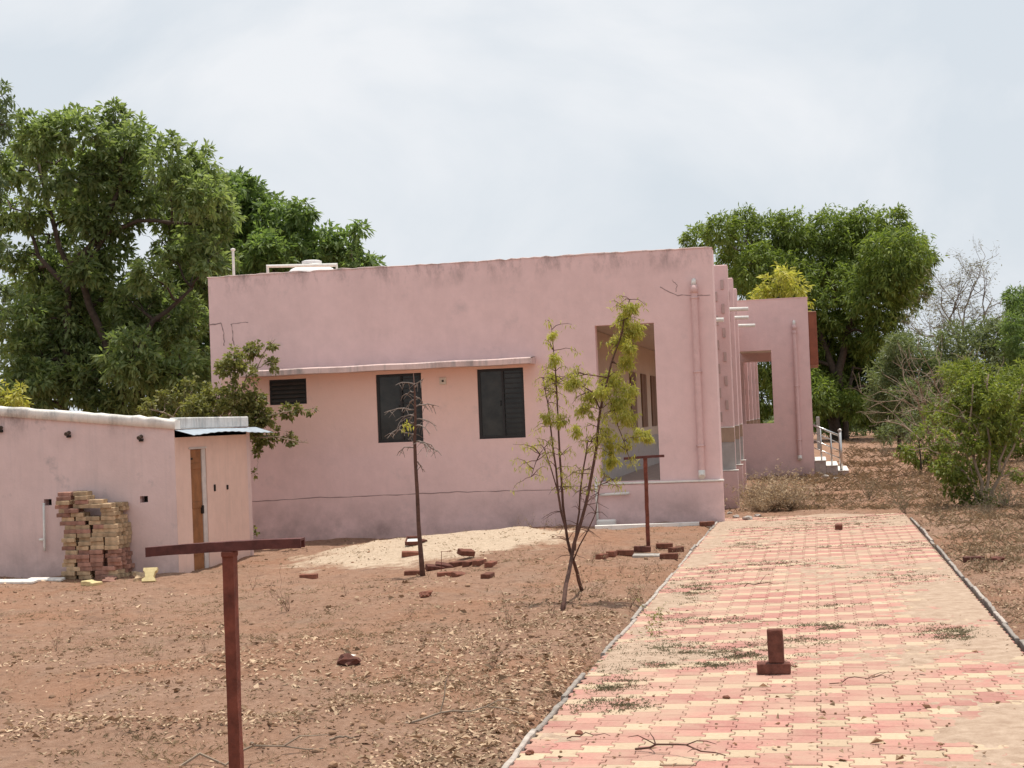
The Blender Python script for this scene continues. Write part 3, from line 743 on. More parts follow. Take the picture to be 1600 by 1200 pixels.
# front wall with two square drain holes, top follows the roof fall
us = [HX0, -10.78, -10.66, -9.32, -9.20, XH]; zs = [ZB - .3, .86, .95, 1.4]
for i in range(5):
    for j in range(3):
        if i in (1, 3) and j == 1: continue
        mb.add([(us[i], YH, zs[j]), (us[i + 1], YH, zs[j]), (us[i + 1], YH, zs[j + 1]), (us[i], YH, zs[j + 1])], [(0, 1, 2, 3)])
    mb.add([(us[i], YH, 1.4), (us[i + 1], YH, 1.4), (us[i + 1], YH, roofz(us[i + 1])), (us[i], YH, roofz(us[i]))], [(0, 1, 2, 3)])
for i in (1, 3):
    a, b2, c, d2 = us[i], us[i + 1], .86, .95
    mb.add([(a, YH, c), (b2, YH, c), (b2, YH, d2), (a, YH, d2), (a, YH + .15, c), (b2, YH + .15, c), (b2, YH + .15, d2), (a, YH + .15, d2)],
           [(0, 4, 5, 1), (1, 5, 6, 2), (2, 6, 7, 3), (3, 7, 4, 0)])
mb.build('front_wall', M['hut'], hut)
for i in (1, 3): MB().box(us[i] - .02, YH + .151, .84, us[i + 1] + .02, YH + .16, .97).build('drain_hole', M['black'], hut)
wall_panel(MB(), 'X', XH - .15, .15, YH + .001, HY1, ZB - .3, 1.868, [(20.655, 21.235, ZB - .3, 1.57)]).build('side_wall', M['hut_side'], hut)
wall_panel(MB(), 'Y', HY1, .15, HX0, XH, ZB - .3, 1.868).build('back_wall', M['hut'], hut)
wall_panel(MB(), 'X', HX0, .15, YH, HY1, ZB - .3, 1.868).build('far_wall', M['hut'], hut)
MB().add([(HX0, YH + .01, roofz(HX0) - .02), (XH, YH + .01, roofz(XH) - .02), (XH, HY1, roofz(XH) - .02), (HX0, HY1, roofz(HX0) - .02),
          (HX0, YH + .01, roofz(HX0) - .12), (XH, YH + .01, roofz(XH) - .12), (XH, HY1, roofz(XH) - .12), (HX0, HY1, roofz(HX0) - .12)],
         [(0, 1, 2, 3), (7, 6, 5, 4), (0, 4, 5, 1), (1, 5, 6, 2), (2, 6, 7, 3), (3, 7, 4, 0)]).build('roof_slab', M['concrete'], hut)
# rounded whitewashed roof edge
mb = MB(); xs = np.linspace(HX0, XH + .03, 44); hr = random.Random(2); prof = [(-.035, 0), (-.04, .11), (-.022, .138), (.06, .145), (.15, .135), (.16, 0)]
vs_ = []; fs_ = []
for x in xs:
    w_ = hr.gauss(0, .006)
    for (py_, pz_) in prof: vs_.append((x, YH + py_ + hr.gauss(0, .003), roofz(x) + pz_ + (w_ if pz_ > 0 else 0)))
n = len(prof)
for i in range(len(xs) - 1):
    for k in range(n):
        k2 = (k + 1) % n; fs_.append((i * n + k, i * n + k2, (i + 1) * n + k2, (i + 1) * n + k))
fs_.append(tuple(reversed(range(n)))); fs_.append(tuple((len(xs) - 1) * n + k for k in range(n)))
mb.add(vs_, [tuple(reversed(f)) for f in fs_]).build('roof_edge', M['coping'], hut, True)
MB().box(XH - .14, YH + .162, 1.872, XH + .034, HY1 + .03, 2.03, .012).build('side_roof_edge', M['coping_dark'], hut)
# corrugated awning over the door
mb = MB(); ys = np.linspace(YH - .01, HY1 + .42, 60); vs_ = []; fs_ = []
for i, y in enumerate(ys):
    w_ = .004 * math.sin(i * 1.25) + .012 * math.sin(y * 2.1 + 1)
    dp = -.02 * ((y - 21.5) / 1.5) ** 2
    vs_ += [(XH + .004, y, 1.862 + w_ * .2), (XH + .30, y, 1.800 + w_ + dp), (XH + .30, y, 1.794 + w_ + dp), (XH + .004, y, 1.856 + w_ * .2)]
for i in range(59):
    for k in range(4): k2 = (k + 1) % 4; fs_.append((i * 4 + k, i * 4 + k2, (i + 1) * 4 + k2, (i + 1) * 4 + k))
fs_ += [(3, 2, 1, 0), tuple(59 * 4 + k for k in range(4))]
mb.add(vs_, [tuple(reversed(f)) for f in fs_]).build('awning_sheet', M['sheet'], hut)
# door set back in its opening
dr = MB().box(XH - .055, 20.66, ZB - .02, XH - .022, 21.085, 1.565, .004).build('door', M['door'], hut)
for z in (.05, .72, 1.28): MB().box(XH - .0215, 20.70, z, XH - .010, 21.06, z + .09, .004).build('door_rail', M['door'], dr)
MB().box(XH - .0215, 21.02, .63, XH + .012, 21.07, .75, .006).build('handle', M['black'], dr)
for z in (.12, 1.42): MB().box(XH - .0215, 20.665, z, XH - .006, 20.75, z + .03).build('hinge', M['black'], dr)
MB().box(XH - .148, 21.09, ZB - .1, XH - .012, 21.232, 1.568).build('door_jamb', M['jamb'], hut)
MB().box(XH - .145, 20.60, 1.572, XH + .012, 21.234, 1.60).build('door_lintel', M['jamb'], hut)
for y_, h_ in ((21.50, .10), (22.0, .07)): MB().box(XH + .002, y_ - .022, .93, XH + .02, y_ + .022, .93 + h_, .004).build('switch', M['black'], hut)
for x_, y_ in ((108, 676), (221, 682), (2, 668)):
    p = atY(x_, y_, YH); MB().tube([(p.x, YH - .10, p.z - .02), (p.x, YH - .002, p.z)], .028, 8).build('roof_spout', M['bark'], hut)
    MB().box(p.x - .03, YH - .03, p.z - .07, p.x + .03, YH - .002, p.z - .035).build('spout_stub', M['black'], hut)
MB().tube([(-10.755, YH - .05, .90), (-10.765, YH - .05, .30), (-10.765, YH - .05, .22)], .018, 8).build('drain_pipe', M['pvc'], hut, True)
MB().tube([(-10.84, YH - .05, .38), (-10.765, YH - .05, .38)], .02, 8).build('pipe_tee', M['pvc'], hut, True)

# ================================================================== VEGETATION
def unit(a): return a / np.maximum(np.linalg.norm(a, axis=-1, keepdims=True), 1e-9)
def leaf_arrays(P, A, Ln, Wd, fold=.25, droop=.15, rng=RNG, S=None):
    n = len(P); Ln = np.broadcast_to(Ln, n)[:, None]; Wd = np.broadcast_to(Wd, n)[:, None]
    if S is None: S = unit(np.cross(A, unit(rng.normal(size=(n, 3)) * .6 + np.array([0, 0, 1.0]))))
    N = np.cross(S, A)
    zd = np.array([0, 0, -1.0]); mid = P + A * Ln * .48
    lift = N * Wd * rng.uniform(-fold, fold, (n, 1))
    V = np.stack([P, mid + S * Wd * .5 + lift, P + A * Ln + zd * Ln * droop, mid - S * Wd * .5 + lift], 1).reshape(-1, 3)
    b = np.arange(n)[:, None] * 4
    F = np.concatenate([b + [0, 1, 2], b + [0, 2, 3]], 1).reshape(-1, 3)
    return V, F
def leaf_object(name, P, A, Ln, Wd, mat, parent=None, **k):
    V, F = leaf_arrays(P, A, Ln, Wd, **k); return link(name, np_mesh(name, V, F), mat, parent)
def n3(p, s):
    return vnoise(p[:, 0] + p[:, 2] * .83, p[:, 1] * .9 - p[:, 2] * .61, s) * .6 + vnoise(p[:, 0] * 1.1 - p[:, 1] * .7 + 3, p[:, 2] + 7, s * 1.7) * .4
def blobs_world(bl, Y, rng, depth=.8):
    out_ = []
    for b in bl:
        x, y, r = b[:3]; dy = b[3] if len(b) > 3 else rng.uniform(-depth, depth)
        p = atY(x, y, Y + dy); out_.append((np.array(p), r * (Y + dy) / FPX))
    return out_
def sprays(wb, lai, nl, Ln, Wd, rng, hollow=.5, gap=.36, gs=1.2, droop=.35, jit=.5, out_w=.5):
    """leaf sprays through the blobs: returns leaf base points and axes"""
    Ps, As = [], []
    for c, r in wb:
        n = max(3, int(lai * 3.14 * r * r / (nl * Ln * Wd * .5)))
        d = unit(rng.normal(size=(n, 3))); rad = r * (hollow + (1 - hollow) * rng.random((n, 1)) ** .7) * rng.uniform(.82, 1.12, (n, 1))
        ctr = c + d * rad * np.array([1, 1, .92])
        keep = n3(ctr, gs) > gap; ctr = ctr[keep]; d = d[keep]; n = len(ctr)
        if n == 0: continue
        q = unit(d[:, None, :] * out_w + rng.normal(size=(n, nl, 3)) * jit + np.array([0, 0, -droop]))
        p = ctr[:, None, :] + q * Ln * .15 + rng.normal(size=(n, nl, 3)) * Ln * .18
        Ps.append(p.reshape(-1, 3)); As.append(q.reshape(-1, 3))
    return np.concatenate(Ps), np.concatenate(As)
def curve_pts(a, b, n=5, sag=0.0, wob=0.0, rng=None):
    a = Vector(a); b = Vector(b); L_ = (b - a).length; rng = rng or random
    pts = []
    for i in range(n + 1):
        t = i / n; p = a.lerp(b, t) + Vector((0, 0, sag * L_ * 4 * t * (1 - t)))
        if 0 < i < n and wob: p += Vector((rng.gauss(0, wob), rng.gauss(0, wob), rng.gauss(0, wob))) * L_
        pts.append(p)
    return pts
def tree(name, label, cat, Y, trunks, bl, lai, nl, Ln, Wd, mat, bark='bark', seed=1, group=None, limb=.06, twigs=5, depth=.8, base=None, hollow=.45, gap=.36, gs=1.2,
         droop=.35, jit=.5, trunk_n=8, limbs=True, twig_len=.9):
    rng = np.random.default_rng(seed); rr = random.Random(seed)
    wb = blobs_world(bl, Y, rng, depth)
    tp = [[Vector(atY(x, y, Y + (q[0] if q else 0))) for x, y, *q in t[0]] for t in trunks]
    b0 = tp[0][0] if base is None else Vector(base)
    t0 = empty(name, (b0.x, b0.y, b0.z), 0, label, cat, group)
    mb = MB(); nodes = []
    for pts, t in zip(tp, trunks):
        fine = []
        for a, b in zip(pts[:-1], pts[1:]):
            cp = curve_pts(a, b, 3, 0, .03, rr); fine += cp[:-1]
        fine.append(pts[-1])
        k = len(fine) - 1
        rad = [t[1] + (t[2] - t[1]) * (i / k) ** .8 for i in range(k + 1)]
        mb.tube(fine, rad, trunk_n)
        nodes += [(p, r_) for p, r_ in zip(fine, rad)][1:]
    if limbs:
        for c, r in wb:
            c = Vector(c)
            p, pr = min(nodes, key=lambda q: (q[0] - c).length + max(0, q[0].z - c.z) * 2.5)
            r0 = min(pr * .75, limb * max(.4, r))
            mid = curve_pts(p, c, 5, .05, .045, rr)
            mb.tube(mid, [r0 * (1 - .65 * i / 5) for i in range(6)], 6)
            for _ in range(twigs):
                s = mid[rr.randint(2, 5)]; e = c + Vector((rr.gauss(0, 1), rr.gauss(0, 1), rr.gauss(0, .8))).normalized() * r * twig_len
                mb.tube(curve_pts(s, e, 3, .06, .05, rr), [r0 * .33, r0 * .27, r0 * .18, r0 * .07], 4)
    mb.build('trunk', M[bark], t0, True)
    P, A = sprays(wb, lai, nl, Ln, Wd, rng, hollow, gap, gs, droop, jit)
    n = len(P)
    leaf_object('crown', P, A, Ln * rng.uniform(.7, 1.2, n), Wd * rng.uniform(.75, 1.2, n), M[mat], t0, rng=rng)
    return t0

# --- big spreading tree behind the hut
A_bl = [(60, 212, 50), (118, 200, 48), (175, 183, 30), (205, 222, 50), (262, 250, 46), (312, 258, 38), (150, 262, 62), (70, 275, 52), (225, 300, 58), (305, 305, 48), (22, 262, 40),
        (140, 345, 50), (50, 335, 34), (255, 380, 44), (310, 372, 50), (60, 425, 46), (28, 500, 46), (205, 470, 52), (120, 500, 58), (40, 560, 52), (205, 560, 62),
        (275, 500, 60), (285, 585, 58), (120, 590, 56), (335, 345, 40), (185, 345, 40), (20, 400, 26), (150, 420, 40), (235, 430, 40), (90, 550, 50), (160, 610, 40),
        (70, 230, 55, 2.2), (180, 260, 60, 2.4), (280, 310, 55, 2.6), (150, 480, 70, 2.8), (260, 560, 70, 2.9), (60, 540, 60, 2.5), (90, 390, 40, 2.0), (60, 600, 50), (150, 560, 56), (240, 610, 48), (20, 620, 40), (100, 470, 44), (170, 640, 40), (60, 460, 60, 3.2), (150, 560, 80, 3.4), (250, 480, 70, 3.4), (40, 620, 60, 3.0), (240, 640, 60, 3.2), (310, 420, 60, 3), (150, 300, 60, 3.2), (20, 330, 40, 2.5), (280, 350, 50, 2.8), (335, 298, 32), (345, 330, 36), (130, 420, 34), (110, 330, 36), (175, 390, 32), (210, 520, 46), (100, 580, 46), (330, 400, 40)]
tree('broadleaf_tree', 'tall broad-crowned green tree with forked trunk behind the small hut', 'tree', 36.0,
     [([(98, 690), (95, 600), (104, 500), (110, 420), (75, 320), (60, 250)], .16, .035), ([(200, 690), (185, 600), (150, 500), (125, 430), (165, 365), (215, 345), (300, 350)], .15, .035),
      ([(110, 420), (150, 375), (185, 300), (200, 230)], .12, .035), ([(150, 690), (215, 560), (240, 500), (300, 450)], .13, .04), ([(108, 450), (60, 400), (35, 330)], .09, .03)],
     A_bl, 6.2, 12, .21, .080, 'leaf_big', seed=3, limb=.07, twigs=6, depth=1.2, gap=.29, gs=1.1, droop=.22, hollow=.2)
# --- darker tree behind the left end of the building
B_bl = [(392, 305, 38), (365, 350, 50), (440, 345, 44), (470, 335, 26), (420, 395, 50), (500, 385, 42), (535, 385, 32), (558, 358, 16), (565, 408, 26), (340, 410, 56), (300, 455, 52),
        (285, 540, 52), (380, 440, 55), (470, 430, 50), (540, 430, 35), (585, 418, 14), (330, 520, 60), (400, 500, 60), (300, 620, 50),
        (360, 380, 60, 2.5), (440, 400, 60, 2.5), (520, 410, 40, 2.0), (310, 480, 60, 2.0), (350, 300, 36), (372, 285, 22), (330, 340, 50), (410, 330, 36)]
tree('broadleaf_tree', 'dense dark green tree rising behind the left end of the pink building', 'tree', 43.0,
     [([(330, 690), (335, 600), (350, 500), (380, 430), (430, 390)], .22, .06), ([(345, 520), (320, 450), (345, 390)], .12, .04), ([(380, 430), (470, 410), (540, 400)], .10, .03)],
     B_bl, 6.5, 12, .25, .09, 'leaf_deep', seed=5, limb=.06, twigs=4, depth=1.4, gap=.28, droop=.3, hollow=.25)
# --- grey-green tree cut by the left edge of the picture
C_bl = [(2, 150, 22), (-15, 185, 34), (8, 195, 18), (-35, 140, 30), (-40, 230, 40), (-10, 235, 18), (-40, 300, 44), (0, 290, 14), (-30, 380, 40), (-4, 385, 18), (-30, 470, 46), (0, 450, 16), (-60, 200, 50), (-70, 340, 60)]
tree('broadleaf_tree', 'thin grey-green tree reaching in at the upper left corner', 'tree', 32.0,
     [([(-75, 690), (-70, 500), (-55, 330), (-30, 200)], .16, .04)], C_bl, 3.6, 9, .18, .055, 'leaf_neem2', seed=8, limb=.06, twigs=5, depth=.8, gap=.40, gs=1.8)
# --- low bush left of the trunk behind the hut roof
tree('leafy_bush', 'yellow-green bush peeping over the left end of the hut roof', 'bush', 26.0,
     [([(15, 690), (18, 650), (22, 615)], .04, .015)], [(5, 614, 20), (30, 616, 18), (-15, 615, 25), (18, 630, 25), (-20, 640, 30)], 3.4, 9, .14, .045, 'leaf_yel', seed=9, limb=.05, twigs=3, depth=.3, gap=.3, gs=3)
# --- olive climbing shrub between hut and building
D_bl = [(365, 560, 20), (395, 545, 18), (422, 535, 12), (350, 580, 22), (385, 585, 22), (425, 570, 14), (335, 620, 30), (370, 615, 24), (300, 610, 28), (260, 630, 26), (235, 640, 20), (400, 625, 22),
        (310, 640, 30), (350, 650, 30), (385, 645, 26), (395, 668, 22), (415, 650, 18), (445, 642, 14), (470, 638, 10), (488, 640, 7), (420, 680, 16), (452, 686, 12), (476, 690, 9), (405, 690, 12), (395, 738, 8), (400, 830, 6), (402, 705, 8)]
tree('climbing_shrub', 'sprawling olive-leaved shrub arching over the hut against the pink wall', 'shrub', 24.2,
     [([(330, 850), (335, 740), (345, 660), (365, 600), (375, 560)], .045, .012), ([(335, 740), (370, 670), (420, 650), (490, 638)], .03, .006), ([(340, 720), (380, 680), (430, 682), (482, 692)], .025, .006),
      ([(335, 730), (290, 660), (235, 640)], .03, .008), ([(345, 660), (385, 590), (430, 530)], .022, .005), ([(345, 790), (392, 740), (402, 735)], .012, .004)],
     D_bl, 6.0, 8, .075, .048, 'leaf_olive', 'bark_pale', seed=12, limb=.06, twigs=5, depth=.35, gap=.38, gs=4, droop=.2, hollow=.2)
# --- neem beyond the building
N_bl = [(1090, 375, 25), (1128, 362, 32), (1165, 338, 18), (1165, 378, 42), (1202, 365, 36), (1238, 358, 32), (1298, 362, 42), (1350, 350, 30), (1395, 350, 32), (1412, 372, 36), (1322, 395, 55),
        (1398, 400, 52), (1438, 408, 30), (1260, 400, 48), (1185, 420, 45), (1300, 465, 62), (1375, 460, 56), (1325, 525, 56), (1300, 580, 52), (1385, 515, 38), (1290, 615, 38), (1350, 585, 42),
        (1425, 450, 30), (1230, 440, 50), (1250, 540, 55), (1270, 620, 35), (1330, 635, 26), (1150, 420, 40), (1200, 500, 50), (1400, 430, 40), (1372, 555, 36), (1300, 640, 34), (1345, 640, 26), (1395, 600, 34), (1283, 655, 22), (1200, 560, 48), (1190, 620, 42), (1240, 600, 45), (1365, 625, 24),
        (1300, 420, 70, 5), (1380, 430, 60, 5), (1200, 430, 60, 5), (1300, 540, 60, 4)]
tree('neem_tree', 'large round-crowned neem tree with dense green foliage behind the building', 'tree', 84.0,
     [([(1305, 694), (1306, 640), (1310, 580), (1330, 500), (1370, 420)], .38, .10), ([(1308, 600), (1280, 520), (1230, 440), (1170, 390)], .22, .06), ([(1322, 692), (1318, 650), (1330, 590)], .2, .1)],
     N_bl, 5.6, 10, .32, .085, 'leaf_neem', seed=14, limb=.07, twigs=4, depth=3.4, gap=.30, gs=.55, hollow=.5, droop=.45, jit=.55)
# --- small yellow-green tree in front of the neem
tree('young_tree', 'small yellow-green young tree just behind the porch roof', 'tree', 52.0,
     [([(1215, 720), (1215, 600), (1214, 470)], .07, .02)], [(1215, 440, 26), (1192, 450, 20), (1242, 448, 22), (1225, 425, 14), (1215, 465, 30), (1262, 468, 12), (1190, 475, 20), (1240, 480, 20)], 2.6, 9, .26, .06, 'leaf_yel', seed=15, limb=.06, twigs=4, depth=.5, gap=.36, gs=1.6, droop=.3)
# --- scrub trees to the right
S_sets = [('acacia_tree', 'grey-green feathery scrub tree right of the neem trunk', 64, [(1420, 560, 42), (1400, 598, 44), (1450, 592, 40), (1425, 625, 36), (1385, 635, 30), (1460, 630, 34), (1405, 545, 26)], [(1420, 690), (1420, 640), (1422, 580)], 'leaf_scrub', 21),
          ('acacia_tree', 'broad grey-green scrub tree behind the dry brown bush', 70, [(1500, 540, 42), (1560, 528, 38), (1540, 570, 46), (1590, 560, 44), (1480, 575, 36), (1560, 610, 44), (1610, 600, 40), (1520, 620, 40), (1600, 640, 36)], [(1545, 690), (1545, 640), (1540, 560)], 'leaf_scrub', 22),
          ('broadleaf_tree', 'dark green tree cut by the right edge of the picture', 60, [(1588, 468, 20), (1602, 495, 34), (1578, 502, 18), (1610, 540, 40), (1600, 590, 34), (1630, 480, 40), (1640, 560, 50)], [(1615, 690), (1615, 620), (1608, 510)], 'leaf_deep', 23),
          ('acacia_tree', 'bushy green scrub tree filling the gap behind the large shrub', 48, [(1500, 600, 42), (1575, 640, 40), (1545, 650, 36), (1600, 690, 26), (1560, 690, 28), (1470, 640, 26), (1610, 640, 36), (1520, 680, 24), (1590, 600, 34)], [(1560, 725), (1555, 690), (1550, 640)], 'leaf_bush', 25),
          ('acacia_tree', 'low grey-green bush between porch steps and shrub', 58, [(1400, 665, 22), (1382, 680, 13), (1418, 680, 18), (1430, 655, 24), (1455, 670, 22)], [(1405, 706), (1405, 690), (1406, 670)], 'leaf_scrub', 26),
          ('acacia_tree', 'low dark undergrowth added as shade below the neem', 95, [(1290 + 17 * k, 667 - (k % 3) * 3, 13) for k in range(19)], [(1400, 682), (1400, 668)], 'leaf_neem2', 27),  # foliage row added to stand for the dark shade under the crown
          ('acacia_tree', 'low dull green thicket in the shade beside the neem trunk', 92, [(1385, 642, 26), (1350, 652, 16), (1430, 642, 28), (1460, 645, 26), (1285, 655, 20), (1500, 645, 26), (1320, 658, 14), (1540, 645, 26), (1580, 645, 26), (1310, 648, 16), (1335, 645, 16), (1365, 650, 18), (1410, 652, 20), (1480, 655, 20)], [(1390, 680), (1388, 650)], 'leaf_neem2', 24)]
for nm, lb, Y, bl, tk_, mt, sd_ in S_sets:
    k = Y / 64
    tree(nm, lb, 'tree', Y, [(tk_, .12 * k, .04)], bl, 5.0, 10, .24 * k, .05 * k, mt, seed=sd_, limb=.05, twigs=4, depth=1.6, gap=.34, gs=.9, droop=.1, jit=.8)

def bare(mb, p, d, L_, r, depth, rr, spread=.5, lift=.02, n=4, nodes=None):
    pts = [p]; dd = d.copy()
    for i in range(n):
        dd = (dd + Vector((rr.gauss(0, .16), rr.gauss(0, .16), rr.gauss(0, .13) + lift))).normalized(); pts.append(pts[-1] + dd * L_ / n)
    mb.tube(pts, [r * (1 - .45 * i / n) for i in range(n + 1)], 5 if r > .02 else 4 if r > .008 else 3, False)
    if nodes is not None: nodes += [q for q in pts[1:]]
    if depth == 0: return
    for k in range(rr.choice((2, 3, 3))):
        j = rr.randint(max(1, n - 2), n)
        nd = (dd + Vector((rr.gauss(0, spread), rr.gauss(0, spread), rr.gauss(0, spread * .8)))).normalized()
        bare(mb, pts[j], nd, L_ * rr.uniform(.6, .85), r * .58, depth - 1, rr, spread, lift, n, nodes)
# thin thorny tree against the sky
rr = random.Random(31); b0 = atY(1500, 690, 72)
th = empty('thorn_tree', (b0.x, b0.y, b0.z), 0, 'nearly leafless grey thorn tree standing against the sky', 'tree')
mb = MB(); nd_ = []
top = atY(1503, 540, 72)
mb.tube(curve_pts(b0, top, 5, 0, .02, rr), [.16, .15, .14, .13, .12, .10], 7)
for ang in ((-.75, .2, .75), (-.3, -.3, 1), (.25, .3, 1), (.6, -.1, .8), (-.5, .4, .9), (.1, 0, 1), (.75, .2, .55)):
    bare(mb, top + Vector((0, 0, rr.uniform(-.4, .1))), Vector(ang).normalized(), rr.uniform(1.3, 1.8), .06, 5, rr, .52, .015, 4, nd_)
mb.build('trunk', M['bark_grey'], th)
P = np.array([q[:] for q in nd_]); rng = np.random.default_rng(5); P = P[rng.integers(0, len(P), 2600)] + rng.normal(size=(2600, 3)) * .12
leaf_object('crown', P, unit(rng.normal(size=(2600, 3)) * [1, 1, .4]), .16 * rng.uniform(.6, 1.3, 2600), .045, M['leaf_thorn'], th, rng=rng)
# dead brown thicket
rr = random.Random(33); b0 = atY(1475, 672, 55)
db = empty('dead_bush', (b0.x, b0.y, b0.z), 0, 'bare brown tangle of dead branches right of the green scrub', 'bush')
mb = MB()
for k in range(11):
    bare(mb, Vector((b0.x + rr.uniform(-.5, .5), b0.y + rr.uniform(-.3, .3), -.05)), Vector((rr.gauss(0, .4), rr.gauss(0, .3), 1)).normalized(), rr.uniform(1.4, 2.0), .045, 3, rr, .62, .0, 4)
mb.build('branches', M['bark_pale'], db)
# large shrub right of the path
E_bl = [(1540, 592, 26), (1515, 620, 36), (1560, 625, 32), (1590, 615, 22), (1500, 655, 34), (1540, 660, 40), (1575, 665, 30), (1480, 690, 18), (1478, 735, 26), (1500, 758, 26), (1545, 740, 26), (1555, 700, 30), (1515, 700, 26),
        (1555, 775, 22), (1525, 785, 20), (1590, 740, 14), (1490, 620, 16), (1535, 640, 40, .7), (1500, 730, 36, .6)]
E_tr = [([(1540, 796), (1525, 730), (1515, 660), (1520, 600)], .035, .010), ([(1542, 796), (1545, 720), (1548, 640), (1545, 585)], .032, .010), ([(1545, 796), (1562, 720), (1582, 650), (1598, 600)], .028, .008),
        ([(1535, 796), (1515, 750), (1480, 715), (1450, 700), (1420, 702)], .022, .005), ([(1538, 790), (1505, 700), (1480, 690), (1450, 698)], .014, .004), ([(1542, 720), (1520, 660), (1480, 645), (1440, 642)], .012, .003),
        ([(1548, 780), (1565, 740), (1590, 680), (1605, 655)], .024, .012), ([(1530, 690), (1500, 640), (1470, 622), (1430, 625)], .010, .003)]
tree('garden_shrub', 'green shrub with many bare arching stems beside the walkway on the right', 'shrub', 26.8, E_tr, E_bl, 4.0, 8, .075, .036, 'leaf_bush', 'bark_pale', seed=41, limb=.035, twigs=5, depth=.45, gap=.36, gs=3.4, droop=.1, hollow=.25)
tree('garden_shrub', 'yellow-green low bush behind the larger shrub on the right', 'shrub', 40.0, [([(1440, 738), (1438, 715), (1436, 690)], .03, .012)],
     [(1425, 692, 20), (1448, 680, 22), (1440, 708, 24), (1462, 664, 16), (1415, 706, 14), (1470, 690, 22), (1450, 715, 22)], 3.4, 8, .13, .05, 'leaf_bush', seed=42, limb=.05, twigs=3, depth=.4, gap=.32, gs=2.6, hollow=.3)
# distant scrub along the horizon, one mass
rng = np.random.default_rng(77); Ps = []; As = []
for k in range(420):
    Y = rng.uniform(110, 190); X = rng.uniform(-.62, .42) * Y; r = rng.uniform(1.2, 3.0); n = 60
    d = unit(rng.normal(size=(n, 3))); d[:, 2] = np.abs(d[:, 2])
    Ps.append(np.array([X, Y, -.1]) + d * r * rng.uniform(.5, 1.05, (n, 1)) * [1.3, 1, .9]); As.append(unit(d + rng.normal(size=(n, 3)) * .7))
P = np.concatenate(Ps); A = np.concatenate(As)
o = leaf_object('far_scrub', P, A, .9 * rng.uniform(.6, 1.2, len(P)), .42, M['leaf_scrub'], rng=rng)
tag(o, 'line of distant grey-green scrub along the horizon', 'scrub', None, 'stuff')

# --- young tree with two crossing stems in the yard
YS = 15.0
ls = empty('sapling', tuple(gnd(893, 938)), 0, 'young yellow-green tree with two crossing stems in the bare yard', 'sapling')
S_tr = [([(878, 957, -.8), (884, 915, -.5), (893, 872, 0), (905, 825), (921, 760), (932, 700), (938, 640), (950, 590), (965, 540), (975, 500), (984, 468)], .028, .006),
        ([(909, 922, 1.0), (902, 895, .5), (893, 868, .05), (884, 825), (872, 770), (864, 700), (856, 630), (848, 590)], .026, .005),
        ([(884, 825, .05), (878, 760), (872, 660), (868, 580), (862, 515)], .018, .005), ([(898, 860, .1), (905, 800), (910, 740), (918, 690), (926, 690)], .014, .007),
        ([(896, 875, -.05), (918, 830, -.2), (935, 770, -.3), (945, 745, -.35)], .010, .004), ([(938, 640), (925, 612), (900, 598), (880, 600)], .010, .003), ([(950, 590), (915, 585), (890, 590), (868, 600)], .009, .003),
        ([(872, 770), (850, 700), (838, 720), (830, 745)], .008, .003), ([(940, 600), (960, 640), (975, 690), (985, 720)], .009, .003)]
mb = MB(); rr = random.Random(6); nodes = []
for pts, r0, r1 in S_tr:
    P3 = []
    pw = [Vector(atY(x, y, YS + (q[0] if q else 0))) for x, y, *q in pts]
    for a, b in zip(pw[:-1], pw[1:]): P3 += curve_pts(a, b, 2, 0, .03, rr)[:-1]
    P3.append(pw[-1]); k = len(P3) - 1
    mb.tube(P3, [(r0 + (r1 - r0) * i / k) * .8 for i in range(k + 1)], 7); nodes += P3[k // 3:]
tw_nodes = []
for q in nodes:
    for _ in range(3):
        a = rr.uniform(0, 6.28); L_ = rr.uniform(.10, .27)
        e = q + Vector((math.cos(a) * L_, math.sin(a) * L_, rr.uniform(-.12, .12)))
        cp = curve_pts(q, e, 4, .12, .03, rr); mb.tube(cp, [.0045, .004, .0032, .0025, .0015], 3, False)
        tw_nodes += [(cp[3], a), (cp[4], a), (cp[2], a)]
mb.build('trunk', M['bark_red'], ls, True)
L_bl = [(985, 480, 12), (972, 498, 15), (990, 515, 16), (966, 530, 14), (980, 560, 18), (958, 595, 20), (985, 612, 18), (950, 635, 22), (978, 650, 20), (1000, 678, 13), (938, 675, 20), (965, 690, 20), (915, 640, 18),
        (928, 620, 18), (893, 598, 15), (868, 560, 14), (863, 522, 9), (848, 600, 11), (854, 650, 11), (876, 655, 13), (900, 672, 12), (958, 720, 16), (862, 590, 12), (1012, 682, 8), (985, 540, 13), (945, 655, 20), (970, 625, 20), (955, 700, 16), (940, 610, 14)]
rng = np.random.default_rng(61)
wb = [(np.array(c), r) for c, r in blobs_world(L_bl, YS, rng, .18)]
P, A = sprays(wb + [w_ for w_ in wb if w_[0][0] > -1.75 * YS / 15], 3.4, 10, .044, .0095, rng, .1, .34, 7.0, .75, .45, .25)
P2 = np.array([q[:] for q, a in tw_nodes if q.z > 1.1]); pick = rng.integers(0, len(P2), 2600)
P = np.concatenate([P, P2[pick] + rng.normal(size=(2600, 3)) * .02]); A = np.concatenate([A, unit(rng.normal(size=(2600, 3)) * .5 + [0, 0, -.9])])
leaf_object('crown', P, A, .050 * rng.uniform(.6, 1.2, len(P)), .0098, M['leaf_yel'], ls, rng=rng)

